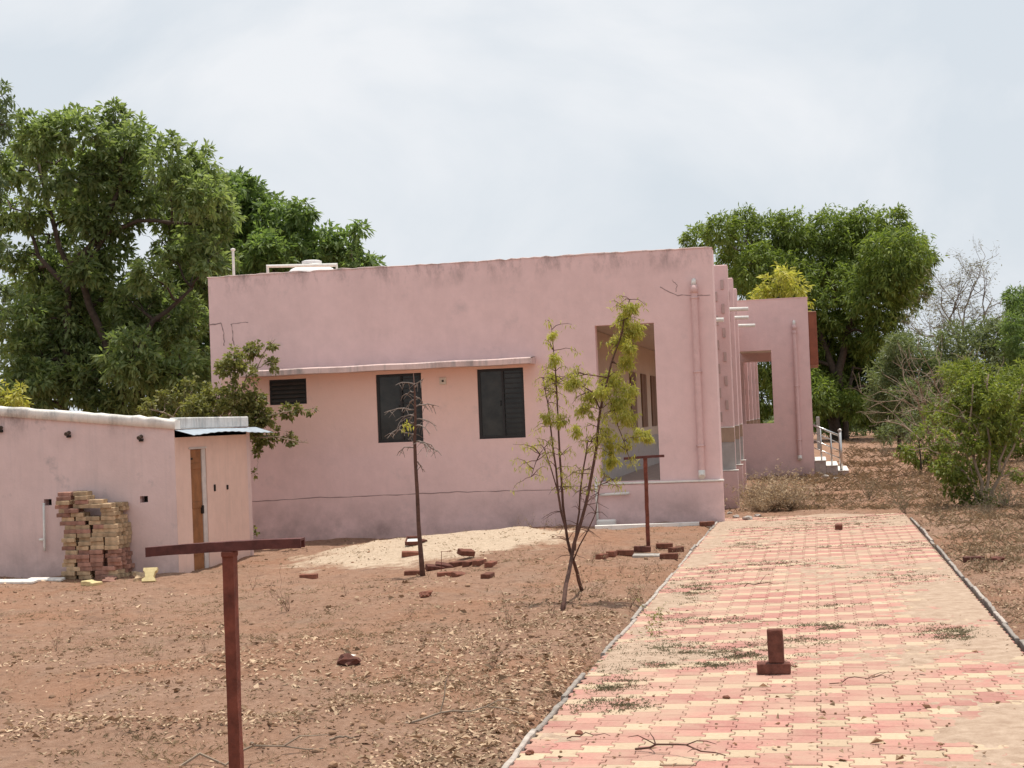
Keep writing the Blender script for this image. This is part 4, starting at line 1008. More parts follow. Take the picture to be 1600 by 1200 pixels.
# --- dead sapling
bD = gnd(660, 899, gz(-4.7, 17.9)); YD = bD.y
ds = empty('dead_sapling', tuple(bD), 0, 'dead bare sapling with drooping twigs in front of the first window', 'sapling')
mb = MB(); tw = MB(); rr = random.Random(16)
st = [Vector(atY(x, y, YD)) for x, y in ((661, 905), (658, 870), (654, 820), (652, 770), (649, 720), (648, 690), (649, 650), (648, 615), (646, 583))]
mb.tube(st, [.036, .031, .026, .024, .022, .020, .016, .012, .005], 8)
for (x0, y0, x1, y1, h) in ((648, 600, 618, 602, .5), (648, 605, 662, 592, .4), (648, 640, 600, 645, .35), (649, 635, 686, 635, .4), (648, 660, 604, 685, .35), (649, 655, 682, 666, .5), (648, 680, 601, 682, .55), (648, 676, 640, 688, .3),
                            (650, 690, 684, 706, .5), (650, 690, 690, 712, .5), (648, 700, 620, 712, .5), (650, 690, 674, 706, .4), (651, 722, 661, 738, .9), (648, 625, 630, 645, .4), (648, 650, 625, 660, .5), (649, 620, 668, 640, .4),
                            (649, 665, 672, 678, .5), (648, 645, 636, 668, .4), (648, 612, 628, 622, .4)):
    a = atY(x0, y0, YD); b = atY(x1, y1, YD + rr.uniform(-.35, .35))
    cp = curve_pts(a, b, 6, .22 * h, .02, rr); tw.tube(cp, [.0105, .0095, .0085, .0072, .006, .0048, .003], 5, False)
    for k in (2, 3, 4, 5):
        e = cp[k] + Vector((rr.gauss(0, .06), rr.gauss(0, .08), -rr.uniform(.03, .13))); tw.tube(curve_pts(cp[k], e, 2, .1, 0, rr), [.0055, .0045, .0025], 3, False)
mb.build('trunk', M['bark_red'], ds, True)
tw.build('twigs', M['twig_grey'], ds, True)
rng = np.random.default_rng(3); P = np.array(atY(636, 664, YD - .1)) + rng.normal(size=(26, 3)) * [.025, .03, .04]
leaf_object('leaf_tuft', P, unit(rng.normal(size=(26, 3)) * .5 + [0, 0, -.8]), .06, .024, M['leaf_yel'], ds, rng=rng)

# ================================================================== THINGS IN THE YARD
# --- iron T posts
def t_post(label, top, zg, tilt, wbar, tbar, rpost, seed):
    """local build: x along the bar"""
    rr = random.Random(seed); H = top.z - zg
    t = empty('t_post', (top.x, top.y, zg), 0, label, 'post', 'rusty iron T posts in the yard', local=True)
    mb = MB(); n = 16; vs_ = []; fs_ = []
    for i in range(n + 1):
        z = -.25 + (H + .25 - tbar) * i / n; cx = -math.tan(tilt) * (H - z)
        for (sx, sy) in ((-1, -1), (1, -1), (1, 1), (-1, 1)):
            vs_.append((cx + sx * (rpost + rr.gauss(0, .0012)), sy * (rpost + rr.gauss(0, .0012)), z))
    for i in range(n):
        for k in range(4): k2 = (k + 1) % 4; fs_.append((i * 4 + k, i * 4 + k2, (i + 1) * 4 + k2, (i + 1) * 4 + k))
    fs_ += [(3, 2, 1, 0), tuple(n * 4 + k for k in range(4))]
    mb.add(vs_, fs_).build('upright', M['rust'], t)
    mb = MB(); vs_ = []; fs_ = []; m_n = 14
    for i in range(m_n + 1):
        x = -wbar * .53 + wbar * i / m_n; sag = -.004 * ((i / m_n - .5) * 2) ** 2 + .018 * (i / m_n - .5)
        for (y, z) in ((-.024, 0), (.024, 0), (.024, -tbar), (.018, -tbar), (.016, -.007), (-.016, -.007), (-.018, -tbar), (-.024, -tbar)):   # channel section
            vs_.append((x, y, H + z + sag + rr.gauss(0, .0006)))
    for i in range(m_n):
        for k in range(8): k2 = (k + 1) % 8; fs_.append((i * 8 + k, (i + 1) * 8 + k, (i + 1) * 8 + k2, i * 8 + k2))
    fs_ += [tuple(range(8)), tuple(reversed([m_n * 8 + k for k in range(8)]))]
    mb.add(vs_, fs_).build('crossbar', M['rust_dark'], t)
    MB().box(-rpost * 1.12, -.028, H - tbar - .02, rpost * 1.12, .028, H - tbar - .001, .003).build('weld_plate', M['rust'], t)
    return t
tp1 = atY(358, 846, 5.1); t_post('large rust-red iron T post in the near left foreground', tp1, gz(tp1.x, tp1.y), R(.2), .575, .033, .0195, 4)
g2 = gnd(1011, 860, 0); tp2 = atY(1008, 712, g2.y); t_post('thin rust-red iron T post standing before the verandah opening', tp2, 0, R(.4), .54, .034, .024, 5)

# --- bricks
def brick_mesh(seed, sx=.225, sy=.105, sz=.072):
    rr = random.Random(seed); bm = bmesh.new(); bmesh.ops.create_cube(bm, size=1)
    for v in bm.verts: v.co = Vector((v.co.x * sx, v.co.y * sy, (v.co.z + .5) * sz))
    bmesh.ops.subdivide_edges(bm, edges=[e_ for e_ in bm.edges if e_.calc_length() > .1], cuts=1, use_grid_fill=True)
    bmesh.ops.bevel(bm, geom=[e_ for e_ in bm.edges if e_.calc_face_angle(0) > .5], offset=.006, segments=1, affect='EDGES')
    for v in bm.verts: v.co += Vector((rr.gauss(0, .0022), rr.gauss(0, .0022), rr.gauss(0, .0016)))
    me = bpy.data.meshes.new('brick'); bm.to_mesh(me); bm.free(); return me
BM = [brick_mesh(i) for i in range(4)]
BMD = [brick_mesh(i + 9) for i in range(2)]
for me in BM: me.materials.append(M['brick'])
for me in BMD: me.materials.append(M['brick_dark'])
rb = random.Random(12)
def brick(p, label, rot=(0, 0, 0), dark=False, group=None, sink=.020, name='brick'):
    me = rb.choice(BMD if dark else BM)
    o = link(name, me, None, None, (p[0], p[1], p[2] - sink), rot); return tag(o, label, 'brick', group)
b = gnd(1209, 1054); brick((b.x, b.y + .05, .0), 'dark red brick lying flat on the walkway under the upright brick', (0, 0, R(2)), True, sink=-.002)
o = brick((b.x + .005, b.y + .045, .074), 'dark red brick standing on end on top of another brick', (0, 0, 0), True)
o.rotation_euler = (R(90), R(-90 - 1.0), 0); o.location = (b.x + .018, b.y + .05 + .036, .0745 + .1135)
b = gnd(1311, 828); brick((b.x, b.y + .1, .003), 'single red brick lying far up the paved walkway', (0, 0, R(88)), sink=0)
grp = 'bricks scattered round the dead sapling'
for (x, y, rz, tl, lab) in ((645, 899, 6, 0, 'red brick lying just left of the dead sapling'), (677, 892, 35, .25, 'tilted dark brick touching the right foot of the dead sapling'), (692, 888, 20, .3, 'tilted dark brick leaning on the heap right of the dead sapling'),
                        (714, 888, 60, 0, 'red brick at the left end of the row beside the dead sapling'), (733, 887, 75, 0, 'second red brick in the row beside the dead sapling'),
                        (748, 887, 80, 0, 'third red brick in the row beside the dead sapling'), (766, 886, 85, .0, 'red brick at the right end of the row beside the dead sapling'),
                        (697, 901, 25, 0, 'red brick half sunk below the brick heap'), (761, 903, 85, 0, 'lone red brick end in front of the right end of the row'), (640, 874, 15, .1, 'red brick half buried at the foot of the sand heap')):
    p = gnd(x, y, gz(*gnd(x, y, -.06)[:2])); p = gnd(x, y, gz(p.x, p.y)); brick((p.x, p.y + .04, gz(p.x, p.y + .04)), lab, (tl, tl * .6, R(rz)), tl > .2, grp)
p = gnd(724, 884, -.05); brick((p.x, p.y + .15, gz(p.x, p.y + .15) + .062), 'broken red brick perched on the row beside the dead sapling', (.3, .12, R(50)), False, grp)
p = gnd(716, 903, -.05); o = brick((p.x, p.y, gz(p.x, p.y) - .02), 'rounded broken brick lying in front of the brick row', (.35, .1, R(70)), False, grp)
grp = 'bricks at the foot of the thin T post'
for (x, y, rz, lab) in ((940, 873, 80, 'leftmost red brick of the row left of the thin T post'), (956, 869, 82, 'second red brick of the row left of the thin T post'), (976, 867, 10, 'third red brick of the row left of the thin T post'),
                        (1038, 858, 4, 'red brick right behind the foot of the thin T post'), (1056, 861, 60, 'rightmost red brick near the foot of the thin T post'), (1045, 873, 5, 'red brick in front of the pale slab by the thin T post')):
    p = gnd(x, y); brick((p.x, p.y + .04, gz(p.x, p.y + .04)), lab, (0, rb.gauss(0, .03), R(rz)), False, grp, .005)
p = gnd(1003, 862); brick((p.x, p.y + .05, gz(p.x, p.y)), 'red brick wedged against the left foot of the thin T post', (0, .05, R(5)), True, grp, .0)
p = gnd(1017, 868); sl = MB().box(-.24, -.1, 0, .24, .1, .05, .012).build('slab', M['concrete'], None, loc=(p.x, p.y + .05, gz(p.x, p.y)), rot=(0, .02, R(3)))
tag(sl, 'pale flat slab lying in front of the thin T post', 'slab')
for (x, y, rz, lab) in ((481, 901, 4, 'single red brick at the left end of the sand heap'), (1522, 877, 10, 'single dark brick on the stony ground right of the walkway'), (1105, 829, 20, 'small red brick on the ground below the pink plinth')):
    p = gnd(x, y); p = gnd(x, y, gz(p.x, p.y)); brick((p.x, p.y + .04, gz(p.x, p.y)), lab, (0, 0, R(rz)), x > 1500)
for k in range(9):
    p = gnd(1592, 712); brick((p.x + (k % 5) * .26 + rb.gauss(0, .03), p.y + rb.gauss(0, .1), (k // 5) * .075 + gz(p.x, p.y)), f"red brick {['first', 'second', 'third', 'fourth', 'fifth'][k % 5]} from the left in the {['bottom', 'top'][k // 5]} layer of the right-edge heap", (0, 0, rb.gauss(0, .15)), False, 'bricks heaped at the right edge')

# --- stack of old pavers against the hut wall
bl_me = {}
for key in ('block_y', 'block_r'):
    bl_me[key] = []
    for v in range(3):
        me = bpy.data.meshes.new('paving_block'); rr = random.Random(v + 50)
        ys = [-1, -.62, -.38, .38, .62, 1]; sg = [1, 1, -1, -1, 1, 1]; hx, hy, dd_ = .083, .105, .013
        r_ = [(hx + dd_ * s_ + rr.gauss(0, .003), y * hy + rr.gauss(0, .003)) for y, s_ in zip(ys, sg)]; r_ += [(-x + rr.gauss(0, .003), y) for x, y in reversed(r_)]
        vs_ = [(x, y, 0) for x, y in r_] + [(x, y, .050) for x, y in r_] + [(x * .95, y * .955, .056) for x, y in r_]
        fs_ = [tuple(reversed(range(12))), tuple(range(24, 36))]
        for i in range(2):
            for k in range(12): k2 = (k + 1) % 12; fs_.append((i * 12 + k, i * 12 + k2, (i + 1) * 12 + k2, (i + 1) * 12 + k))
        me.from_pydata(vs_, [], fs_); me.materials.append(M[key]); me.update(); bl_me[key].append(me)
ORD = 'first second third fourth fifth sixth seventh eighth ninth tenth eleventh twelfth thirteenth fourteenth fifteenth sixteenth seventeenth eighteenth nineteenth twentieth twenty-first'.split()
ra = random.Random(21); ncourse = 21
zg = gz(-9.9, 19.8)
XS0, XS1 = -10.30, -9.47
for c in range(ncourse):
    z = zg - .01 + c * .0575
    lean = (-.05 if c > 12 else 0) + .0
    cut = 1.0 if c < 18 else (.82 if c < 19 else .60)
    red = (2 <= c <= 6)
    row = []
    if c % 2: xs = np.linspace(XS0 + .10, XS1 - .10, 4)
    else: xs = np.linspace(XS0 + .11, XS1 - .09, 4)
    for i, x in enumerate(xs):
        if i == 0 and c > 14 and False: continue
        if (x - XS0) / (XS1 - XS0) > cut: continue
        if c in (15, 16) and i == 2: continue
        for d_ in (0, 1):
            if d_ == 1 and 0 < i < 3: continue
            rz = 90 if ra.random() < .0 else 0
            y = YH - .32 + d_ * .21 + ra.gauss(0, .012)
            isred = (red and i > 0) or (ra.random() < .2)
            me = ra.choice(bl_me['block_r' if isred else 'block_y'])
            o = link('paving_block', me, None, None, (x + lean + ra.gauss(0, .022), y, z), (ra.gauss(0, .012), ra.gauss(0, .012), R(rz) + ra.gauss(0, .10)))
            if ra.random() < .16: o.location.y -= ra.uniform(.02, .06); o.location.x += ra.gauss(0, .03)
            top_ = c >= ncourse - 1
            cn = 'red' if isred else 'yellow'
            lab = f'{cn} paving block {ORD[i]} from the left in the {ORD[c]} course up the stack' if d_ == 0 else f"{cn} paving block at the back {'left' if i == 0 else 'right'} end of the {ORD[c]} stack course"
            tag(o, lab, 'paving block', 'old paving blocks stacked against the hut')
for (x, y, rx, rz, lab) in ((140, 912, 0.12, 70, 'pale yellow paving block lying left of the foot of the stack'), (232, 908, .95, 8, 'pale yellow paving block propped upright right of the stack')):
    p = gnd(x, y, -.16); me = bl_me['block_y'][0].copy(); me.materials.clear(); me.materials.append(M['block_p'])
    tag(link('paving_block', me, None, None, (p.x, p.y + .06, gz(p.x, p.y) + (.075 if rx > .5 else .0)), (rx, 0, R(rz))), lab, 'paving block')
for k in range(9):
    p = gnd(ra.uniform(150, 225), ra.uniform(898, 908), -.16)
    tag(link('paving_block', ra.choice(bl_me['block_y' if k % 3 else 'block_r']), None, None, (p.x, p.y + .02, gz(p.x, p.y) - .02), (ra.gauss(0, .25), ra.gauss(0, .2), ra.uniform(0, 3))), 'broken paving block fallen at the foot of the stack', 'paving block', 'broken blocks at the foot of the stack')
# pale slabs along the hut base
for (x, y, l_, w_, lab) in ((22, 917, .62, .2, 'long pale stone slab at the foot of the hut by the left edge'), (72, 911, .5, .16, 'pale stone slab at the foot of the hut left of the stack')):
    p = gnd(x, y, -.18); MBs = MB().box(-l_ / 2, -w_ / 2, 0, l_ / 2, w_ / 2, .045, .012)
    tag(MBs.build('stone_slab', M['coping'], None, loc=(p.x, p.y, gz(p.x, p.y) - .01), rot=(.05, .02, R(4))), lab, 'slab')

# --- wooden tray and bent wire at the sand heap
p = atY(645, 842, 21.3)
tr = empty('wooden_tray', (p.x, p.y, gz(p.x, p.y)), 0, 'small dark-rimmed wooden tray lying on the sand heap behind the dead sapling', 'tray', local=True)
tr.rotation_euler = (.25, 0, R(8)); tr.location.z += .03
MB().box(-.085, -.11, 0, .085, .11, .012).build('tray_base', M['pvc'], tr)
for q in ((-.10, -.13, -.086, .13), (.086, -.13, .10, .13)): MB().box(q[0], q[1], -.005, q[2], q[3], .045).build('rim', M['brick_dark'], tr)
for q in ((-.086, -.13, .086, -.112), (-.086, .112, .086, .13)): MB().box(q[0], q[1], -.005, q[2], q[3], .044).build('rim', M['brick_dark'], tr)
MB().add([(.10, -.06, 0), (.10, .06, 0), (.21, 0, .0), (.10, -.06, .03), (.10, .06, .03), (.21, 0, .02)], [(0, 2, 1), (3, 4, 5), (0, 3, 5, 2), (1, 2, 5, 4), (0, 1, 4, 3)]).build('handle', M['brick_dark'], tr)
w0, w1, w2 = atY(689, 883, 18.6), atY(690, 862, 18.6), atY(707, 861, 18.5)
tag(MB().tube([Vector((w0.x, w0.y, gz(w0.x, w0.y) - .02)), w1, w2], .004, 5).build('bent_wire', M['rust']), 'thin bent wire sticking out of the brick heap', 'wire')

# --- concrete fence posts far behind
for (x, yb, yt, lab) in ((1411, 682, 640, 'pale concrete fence post left of the yellow-green bush'), (1280, 702, 652, 'pale concrete fence post beside the porch steps')):
    p = gnd(x, yb); h = (yb - yt) * p.y / FPX
    f = MB().box(p.x - .075, p.y - .075, -.2, p.x + .075, p.y + .075, h, .02).build('fence_post', M['fence_post'])
    MB().tube([(p.x - .08, p.y - .08, h * .7), (p.x + .08, p.y - .08, h * .7)], .012, 5).build('wire_tie', M['rust'], f)
    tag(f, lab, 'fence post')

# ================================================================== WEEDS, LITTER, CLODS
def weed_mesh(seed, h, n, spread, leaf, lmat, smat, leafL=.03, arch=.0):
    rr = random.Random(seed); mb = MB(); tips = []
    for k in range(n):
        a = rr.gauss(0, 1.5); s = rr.uniform(.15, 1) ** .8 * spread
        e = Vector((math.cos(a) * s + .1 * spread, math.sin(a) * s * .9, h * rr.uniform(.25, 1) * (1 - .35 * s / max(spread, .01))))
        cp = curve_pts((rr.gauss(0, .01), rr.gauss(0, .01), -.01), e, 4, .04, .04, rr); mb.tube(cp, [.0042, .0036, .003, .0024, .0014], 3, False); tips += cp[1:]
        for _ in range(3):
            q = cp[rr.randint(1, 4)]; e2 = q + Vector((rr.gauss(0, .3), rr.gauss(0, .3), rr.uniform(.1, .6))).normalized() * h * rr.uniform(.12, .3)
            mb.tube(curve_pts(q, e2, 2, .05, .03, rr), [.0024, .002, .001], 3, False); tips += [e2, q.lerp(e2, .5)]
    me1 = mb.mesh('stems'); me1.materials.append(M[smat])
    me2 = None
    if leaf:
        rng = np.random.default_rng(seed); T = np.array([t[:] for t in tips]); P = T[rng.integers(0, len(T), leaf)] + rng.normal(size=(leaf, 3)) * .012
        V, F = leaf_arrays(P, unit(rng.normal(size=(leaf, 3)) + [0, 0, .2]), leafL * rng.uniform(.6, 1.3, leaf), leafL * .32, rng=rng)
        me2 = np_mesh('leaves', V, F); me2.materials.append(M[lmat])
    return me1, me2
W_dry = [weed_mesh(i, 1.0, 7, .35, 30, 'grass_dry', 'bark_red', .09) for i in range(4)]
W_thin = [weed_mesh(70 + i, 1.0, 26, .8, 420, 'grass_grey', 'bark_pale', .06) for i in range(3)]
W_bush = [weed_mesh(20 + i, 1.0, 80, .95, 1500, 'bush_dry', 'bark_pale', .07) for i in range(3)]
W_green = [weed_mesh(40 + i, 1.0, 9, .5, 150, 'leaf_olive', 'bark_red', .085) for i in range(2)]
def weed(p, h, kind, label, group=None, name='dry_weed', cat='weed', w=1.0):
    me1, me2 = rb.choice(kind)
    o = empty(name, (p[0], p[1], gz(p[0], p[1])), 0, label, cat, group, local=True)
    o.rotation_euler = (0, 0, rb.uniform(0, 6.28)); o.scale = (h * w, h * w, h)
    link('stems', me1, None, o)
    if me2: link('leaves', me2, None, o)
    return o
for (x, y, h, w, lab) in ((1205, 800, .78, 1.25, 'big straw-coloured dry weed clump beside the verandah pedestals'), (1180, 790, .6, .8, 'straw-coloured dry weed clump touching the first pedestal'), (1236, 797, .55, .9, 'right-hand dry weed clump of the group beside the verandah'),
                          (1192, 803, .5, 1.0, 'low front dry weed clump of the group beside the verandah'), (1222, 790, .75, 1.2, 'tall back dry weed clump of the group beside the verandah')):
    p = gnd(x, y); weed(p, h, W_bush, lab, w=w)
for (x, y, h, w, lab) in ((1358, 783, .55, .8, 'small dry weed clump on the dusty end of the walkway'), (1415, 800, .62, .8, 'olive dry weed clump at the right far end of the walkway'), (1575, 800, .7, 1.1, 'pale dry weed clump at the foot of the large shrub'),
                          (1545, 808, .4, 1.2, 'low dry weed under the large shrub'), (1385, 715, .8, 1.0, 'reddish dry weed behind the low yellow-green bush')):
    p = gnd(x, y); weed(p, h, W_thin, lab, w=w)
for (x, y, h, lab) in ((1028, 995, .42, 'spindly weed at the left edge of the walkway'), (912, 1085, .20, 'small green weed growing through the kerb gap')):
    p = gnd(x, y); weed(p, h, W_green, lab, name='green_weed')
seen_l = {}
LMK = [(893, 930, 'the sapling with crossing stems'), (660, 900, 'the dead sapling'), (1010, 860, 'the thin T post'), (365, 1060, 'the large T post'), (160, 905, 'the paving block stack'), (1540, 800, 'the large right-hand shrub'),
       (545, 1035, 'the dark lump of stone'), (840, 830, 'the pink wall base'), (1520, 877, 'the dark brick on the right verge'), (40, 1100, 'the left edge of the picture'), (1000, 960, 'the left kerb')]
for (x, y, h) in ((795, 985, .42), (770, 1045, .4), (862, 960, .35), (905, 940, .4), (930, 935, .35), (985, 950, .4), (1000, 960, .38), (88, 1018, .3), (450, 955, .55), (395, 920, .3), (250, 1030, .2), (108, 1105, .2), (640, 960, .2),
                  (1420, 898, .3), (1535, 895, .35), (1490, 850, .3), (1560, 930, .25), (925, 880, .35), (945, 880, .3), (970, 895, .28), (480, 860, .2), (830, 835, .3), (850, 832, .35), (870, 838, .32), (815, 835, .25), (600, 1130, .15), (410, 1170, .14), (660, 1010, .2),
                  (240, 965, .15), (320, 1020, .18), (540, 930, .2), (1010, 905, .3), (1030, 890, .25), (1060, 870, .25), (560, 835, .25), (1470, 870, .3)):
    lm = min(LMK, key=lambda q: (q[0] - x) ** 2 + 4 * (q[1] - y) ** 2); dx, dy = x - lm[0], y - lm[1]
    side = ('right of' if dx > 0 else 'left of') if abs(dx) > abs(dy) * 1.2 else ('in front of' if dy > 0 else 'behind')
    lab = f'thin dry weed {side} {lm[2]}'; seen_l[lab] = seen_l.get(lab, 0) + 1
    if seen_l[lab] > 1: lab = f"{['', 'second', 'third', 'fourth', 'fifth', 'sixth', 'seventh', 'eighth'][seen_l[lab] - 1]} thin dry weed {side} {lm[2]}"
    p = gnd(x, y, -.05); p = gnd(x, y, gz(p.x, p.y)); weed(p, h, W_dry, lab, 'thin dry weeds dotted over the soil')

rng = np.random.default_rng(101)
def scatter(n, density, X0, X1, Ya, Yb):
    out_ = []
    tot = 0
    while tot < n:
        # even in picture space: sample Y with 1/Y^2 weight
        u = rng.random(n * 2); Y = 1 / (1 / Ya + u * (1 / Yb - 1 / Ya)); X = rng.uniform(X0, X1, n * 2) * np.clip(Y / Yb * 1.25, 0, 1.0)
        keep = rng.random(n * 2) < density(X, Y)
        q = np.stack([X[keep], Y[keep]], 1); out_.append(q); tot += len(q)
    return np.concatenate(out_)[:n]
def gpatch(X, Y, cx, cy, rx, ry): return np.exp(-(((X - cx) / rx) ** 2 + ((Y - cy) / ry) ** 2))
def on_path(X, Y): return (X > PX0 - .03) & (X < PX1 + .03) & (Y < PY1)
def blocked(X, Y): return ((X > XL) & (X < XR) & (Y > Y0 - .1)) | ((X < XH + .02) & (Y > YH - .02) & (Y < HY1 + .1)) | ((X > -3) & (X < .9) & (Y > 41))
def litter_d(X, Y):
    d = .018 + .75 * np.clip(vnoise(X, Y, .9) * .6 + vnoise(X, Y, 2.7) * .4 - .54, 0, 1) * 3.2
    d = d + 1.0 * gpatch(X, Y, -2.0, 8.6, .34, 2.4) + .6 * gpatch(X, Y, -1.9, 12, .2, 3) + .55 * gpatch(X, Y, -2.6, 13, .9, 2.2) + .5 * gpatch(X, Y, -2.9, 11.0, .7, 1.0) + .5 * gpatch(X, Y, -9, 17.6, 1.1, .7) + .4 * gpatch(X, Y, -6.6, 21, .7, 1.2) + .25 * gpatch(X, Y, -2.4, 15.5, .9, 1.5) + .5 * (X > 1.5) + .35 * gpatch(X, Y, -4.1, 11.3, .6, .6)
    d = np.where(on_path(X, Y), .016, d); d = np.where(blocked(X, Y), 0, d); return np.clip(d, 0, 1)
N = 22000
q = scatter(N, litter_d, -13, 7.5, 7.0, 27)
zz = np.where(on_path(q[:, 0], q[:, 1]), .006, ground_z(q[:, 0], q[:, 1]))
a = rng.uniform(0, 6.283, N); A = unit(np.stack([np.cos(a), np.sin(a), rng.normal(0, .28, N)], 1))
Ln = np.where(rng.random(N) < .85, rng.uniform(.018, .045, N), rng.uniform(.04, .085, N))
P = np.stack([q[:, 0], q[:, 1], zz + rng.uniform(.004, .022, N)], 1)
S = unit(np.cross(A, np.array([0, 0, 1.0]) + rng.normal(size=(N, 3)) * .55))
o = leaf_object('leaf_litter', P, A, Ln, Ln * rng.uniform(.32, .6, N), M['leaf_dry'], S=S, fold=.7, droop=.05, rng=rng)
tag(o, 'dry fallen leaves littering the soil along the walkway', 'leaves', None, 'stuff')
# dry grass blades
def grass_d(X, Y):
    d = .05 + .9 * np.clip(vnoise(X + 4, Y, .7) * .6 + vnoise(X, Y + 8, 3.3) * .4 - .47, 0, 1) * 3
    d = d + .8 * gpatch(X, Y, -1.95, 18.5, .45, 4) + .55 * (X > 1.5) * (Y > 10) + .8 * gpatch(X, Y, -8.6, 20.6, 1.0, .5) * 1 + .7 * gpatch(X, Y, -3, 24.9, 3, .3) + 1.0 * gpatch(X, Y, -6, 25.15, 3.0, .22) + .5 * gpatch(X, Y, -7.4, 21.4, 1.3, .8) + .5 * gpatch(X, Y, -11, 19.6, 2, .4)
    d = np.where(on_path(X, Y), 0, d); return np.where(blocked(X, Y), 0, np.clip(d, 0, 1))
def blades(name, q, zz, n_per, h, mat, label, w=.004, sp=.05):
    n = len(q) * n_per; base = np.repeat(np.column_stack([q, zz]), n_per, 0) + rng.normal(size=(n, 3)) * [sp, sp, 0] * .5
    A = unit(rng.normal(size=(n, 3)) * [.8, .8, .1] + [0, 0, .75]); S = unit(np.cross(A, rng.normal(size=(n, 3))))
    o = leaf_object(name, base - [0, 0, .006], A, np.repeat(h, n_per) * rng.uniform(.5, 1.2, n), w * rng.uniform(.7, 1.5, n), M[mat], S=S, droop=.2, rng=rng)
    return tag(o, label, 'grass', None, 'stuff')
q = scatter(7000, grass_d, -13, 8, 7.0, 27.5); blades('dry_grass', q, ground_z(q[:, 0], q[:, 1]), 7, rng.uniform(.02, .075, len(q)), 'grass_dry', 'sparse dry grass scattered over the yard soil', .004, .07)
def far_d(X, Y):
    d = .25 + 1.6 * np.clip(vnoise(X, Y, .35) * .6 + vnoise(X, Y, 1.3) * .4 - .42, 0, 1)
    d = np.where((X < 1.6) & (Y < 27.5), 0, d); return np.where(blocked(X, Y) | (X < -1.5), 0, np.clip(d, 0, 1))
u_ = rng.random(60000); Yf = 1 / (1 / 17 + u_ * (1 / 85 - 1 / 17)); Xf = rng.uniform(-.07, .30, 60000) * Yf; kf = rng.random(60000) < far_d(Xf, Yf); q = np.stack([Xf[kf], Yf[kf]], 1)[:5200]
blades('verge_grass', q, ground_z(q[:, 0], q[:, 1]), 9, np.clip(q[:, 1] / 150, .08, .34) * rng.uniform(.5, 1.2, len(q)), 'grass_verge', 'dry brown grass covering the far ground right of the building', .009, .22)
# grey-green mats growing on the paving
def mat_d(X, Y):
    d = 0
    for (cx, cy, rx, ry) in ((-1.28, 11.75, .42, .40), (-.75, 11.5, .35, .22), (-1.4, 10.3, .12, .22), (-1.0, 11.05, .5, .10), (-.20, 12.15, .22, .16), (.05, 12.95, .25, .16), (.55, 12.9, .25, .10), (.15, 14.3, .16, .10), (.85, 16.6, .30, .55), (-1.5, 10.95, .1, .2), (1.0, 12.4, .22, .35),
                             (-.6, 18.3, .4, .3), (-1.35, 15.5, .2, 1.0), (-1.0, 13.4, .3, .15), (-.9, 21, .4, .6), (.3, 20.4, .5, .2), (1.1, 20.2, .25, .5), (-.4, 24.5, 1.2, 1.2), (.9, 25, .7, 1.0), (-.9, 16.2, .3, .12), (-1.1, 17.6, .3, .2), (.2, 17.8, .3, .1), (-1.28, 9.55, .2, .15)):
        d = d + gpatch(X, Y, cx, cy, rx, ry)
    return np.clip(d, 0, 1) * (X > PX0) * (X < PX1) * np.clip(vnoise(X, Y, 9) * 1.6 - .3, 0, 1)
q = scatter(5600, mat_d, -4, 4, 8.5, 27); blades('creeping_grass', q, np.full(len(q), .0), 8, rng.uniform(.014, .042, len(q)), 'grass_grey', 'grey-green creeping grass growing in mats over the paving', .005, .045)
# clods and grit
def clod_d(X, Y):
    d = .25 + .9 * np.clip(vnoise(X + 14, Y + 3, 1.3) - .35, 0, 1); d = np.where(on_path(X, Y), .03, d); return np.where(blocked(X, Y), 0, d)
N = 8000; q = scatter(N, clod_d, -13, 8, 7.0, 28); zz = np.where(on_path(q[:, 0], q[:, 1]), .003, ground_z(q[:, 0], q[:, 1]))
s = np.where(rng.random(N) < .97, rng.uniform(.003, .010, N), rng.uniform(.010, .030, N))
ph = (1 + 5 ** .5) / 2
oct_ = np.array([[-1, ph, 0], [1, ph, 0], [-1, -ph, 0], [1, -ph, 0], [0, -1, ph], [0, 1, ph], [0, -1, -ph], [0, 1, -ph], [ph, 0, -1], [ph, 0, 1], [-ph, 0, -1], [-ph, 0, 1]]) / 1.9 * [1.15, 1, .75]
of = np.array([[0, 11, 5], [0, 5, 1], [0, 1, 7], [0, 7, 10], [0, 10, 11], [1, 5, 9], [5, 11, 4], [11, 10, 2], [10, 7, 6], [7, 1, 8], [3, 9, 4], [3, 4, 2], [3, 2, 6], [3, 6, 8], [3, 8, 9], [4, 9, 5], [2, 4, 11], [6, 2, 10], [8, 6, 7], [9, 8, 1]])
s = np.where(on_path(q[:, 0], q[:, 1]), np.minimum(s, .009), s)
rot = rng.uniform(0, 6.283, N); cs, sn = np.cos(rot), np.sin(rot)
V = oct_[None] * (1 + rng.normal(0, .16, (N, 12, 1))) * s[:, None, None]
V = np.stack([V[..., 0] * cs[:, None] - V[..., 1] * sn[:, None], V[..., 0] * sn[:, None] + V[..., 1] * cs[:, None], V[..., 2]], -1) + np.column_stack([q, zz + s * .25])[:, None, :]
F = (np.arange(N)[:, None, None] * 12 + of[None]).reshape(-1, 3)
o = link('clods', np_mesh('clods', V.reshape(-1, 3), F), M['clod']); tag(o, 'small clods and grit strewn over the dry soil', 'clods', None, 'stuff')
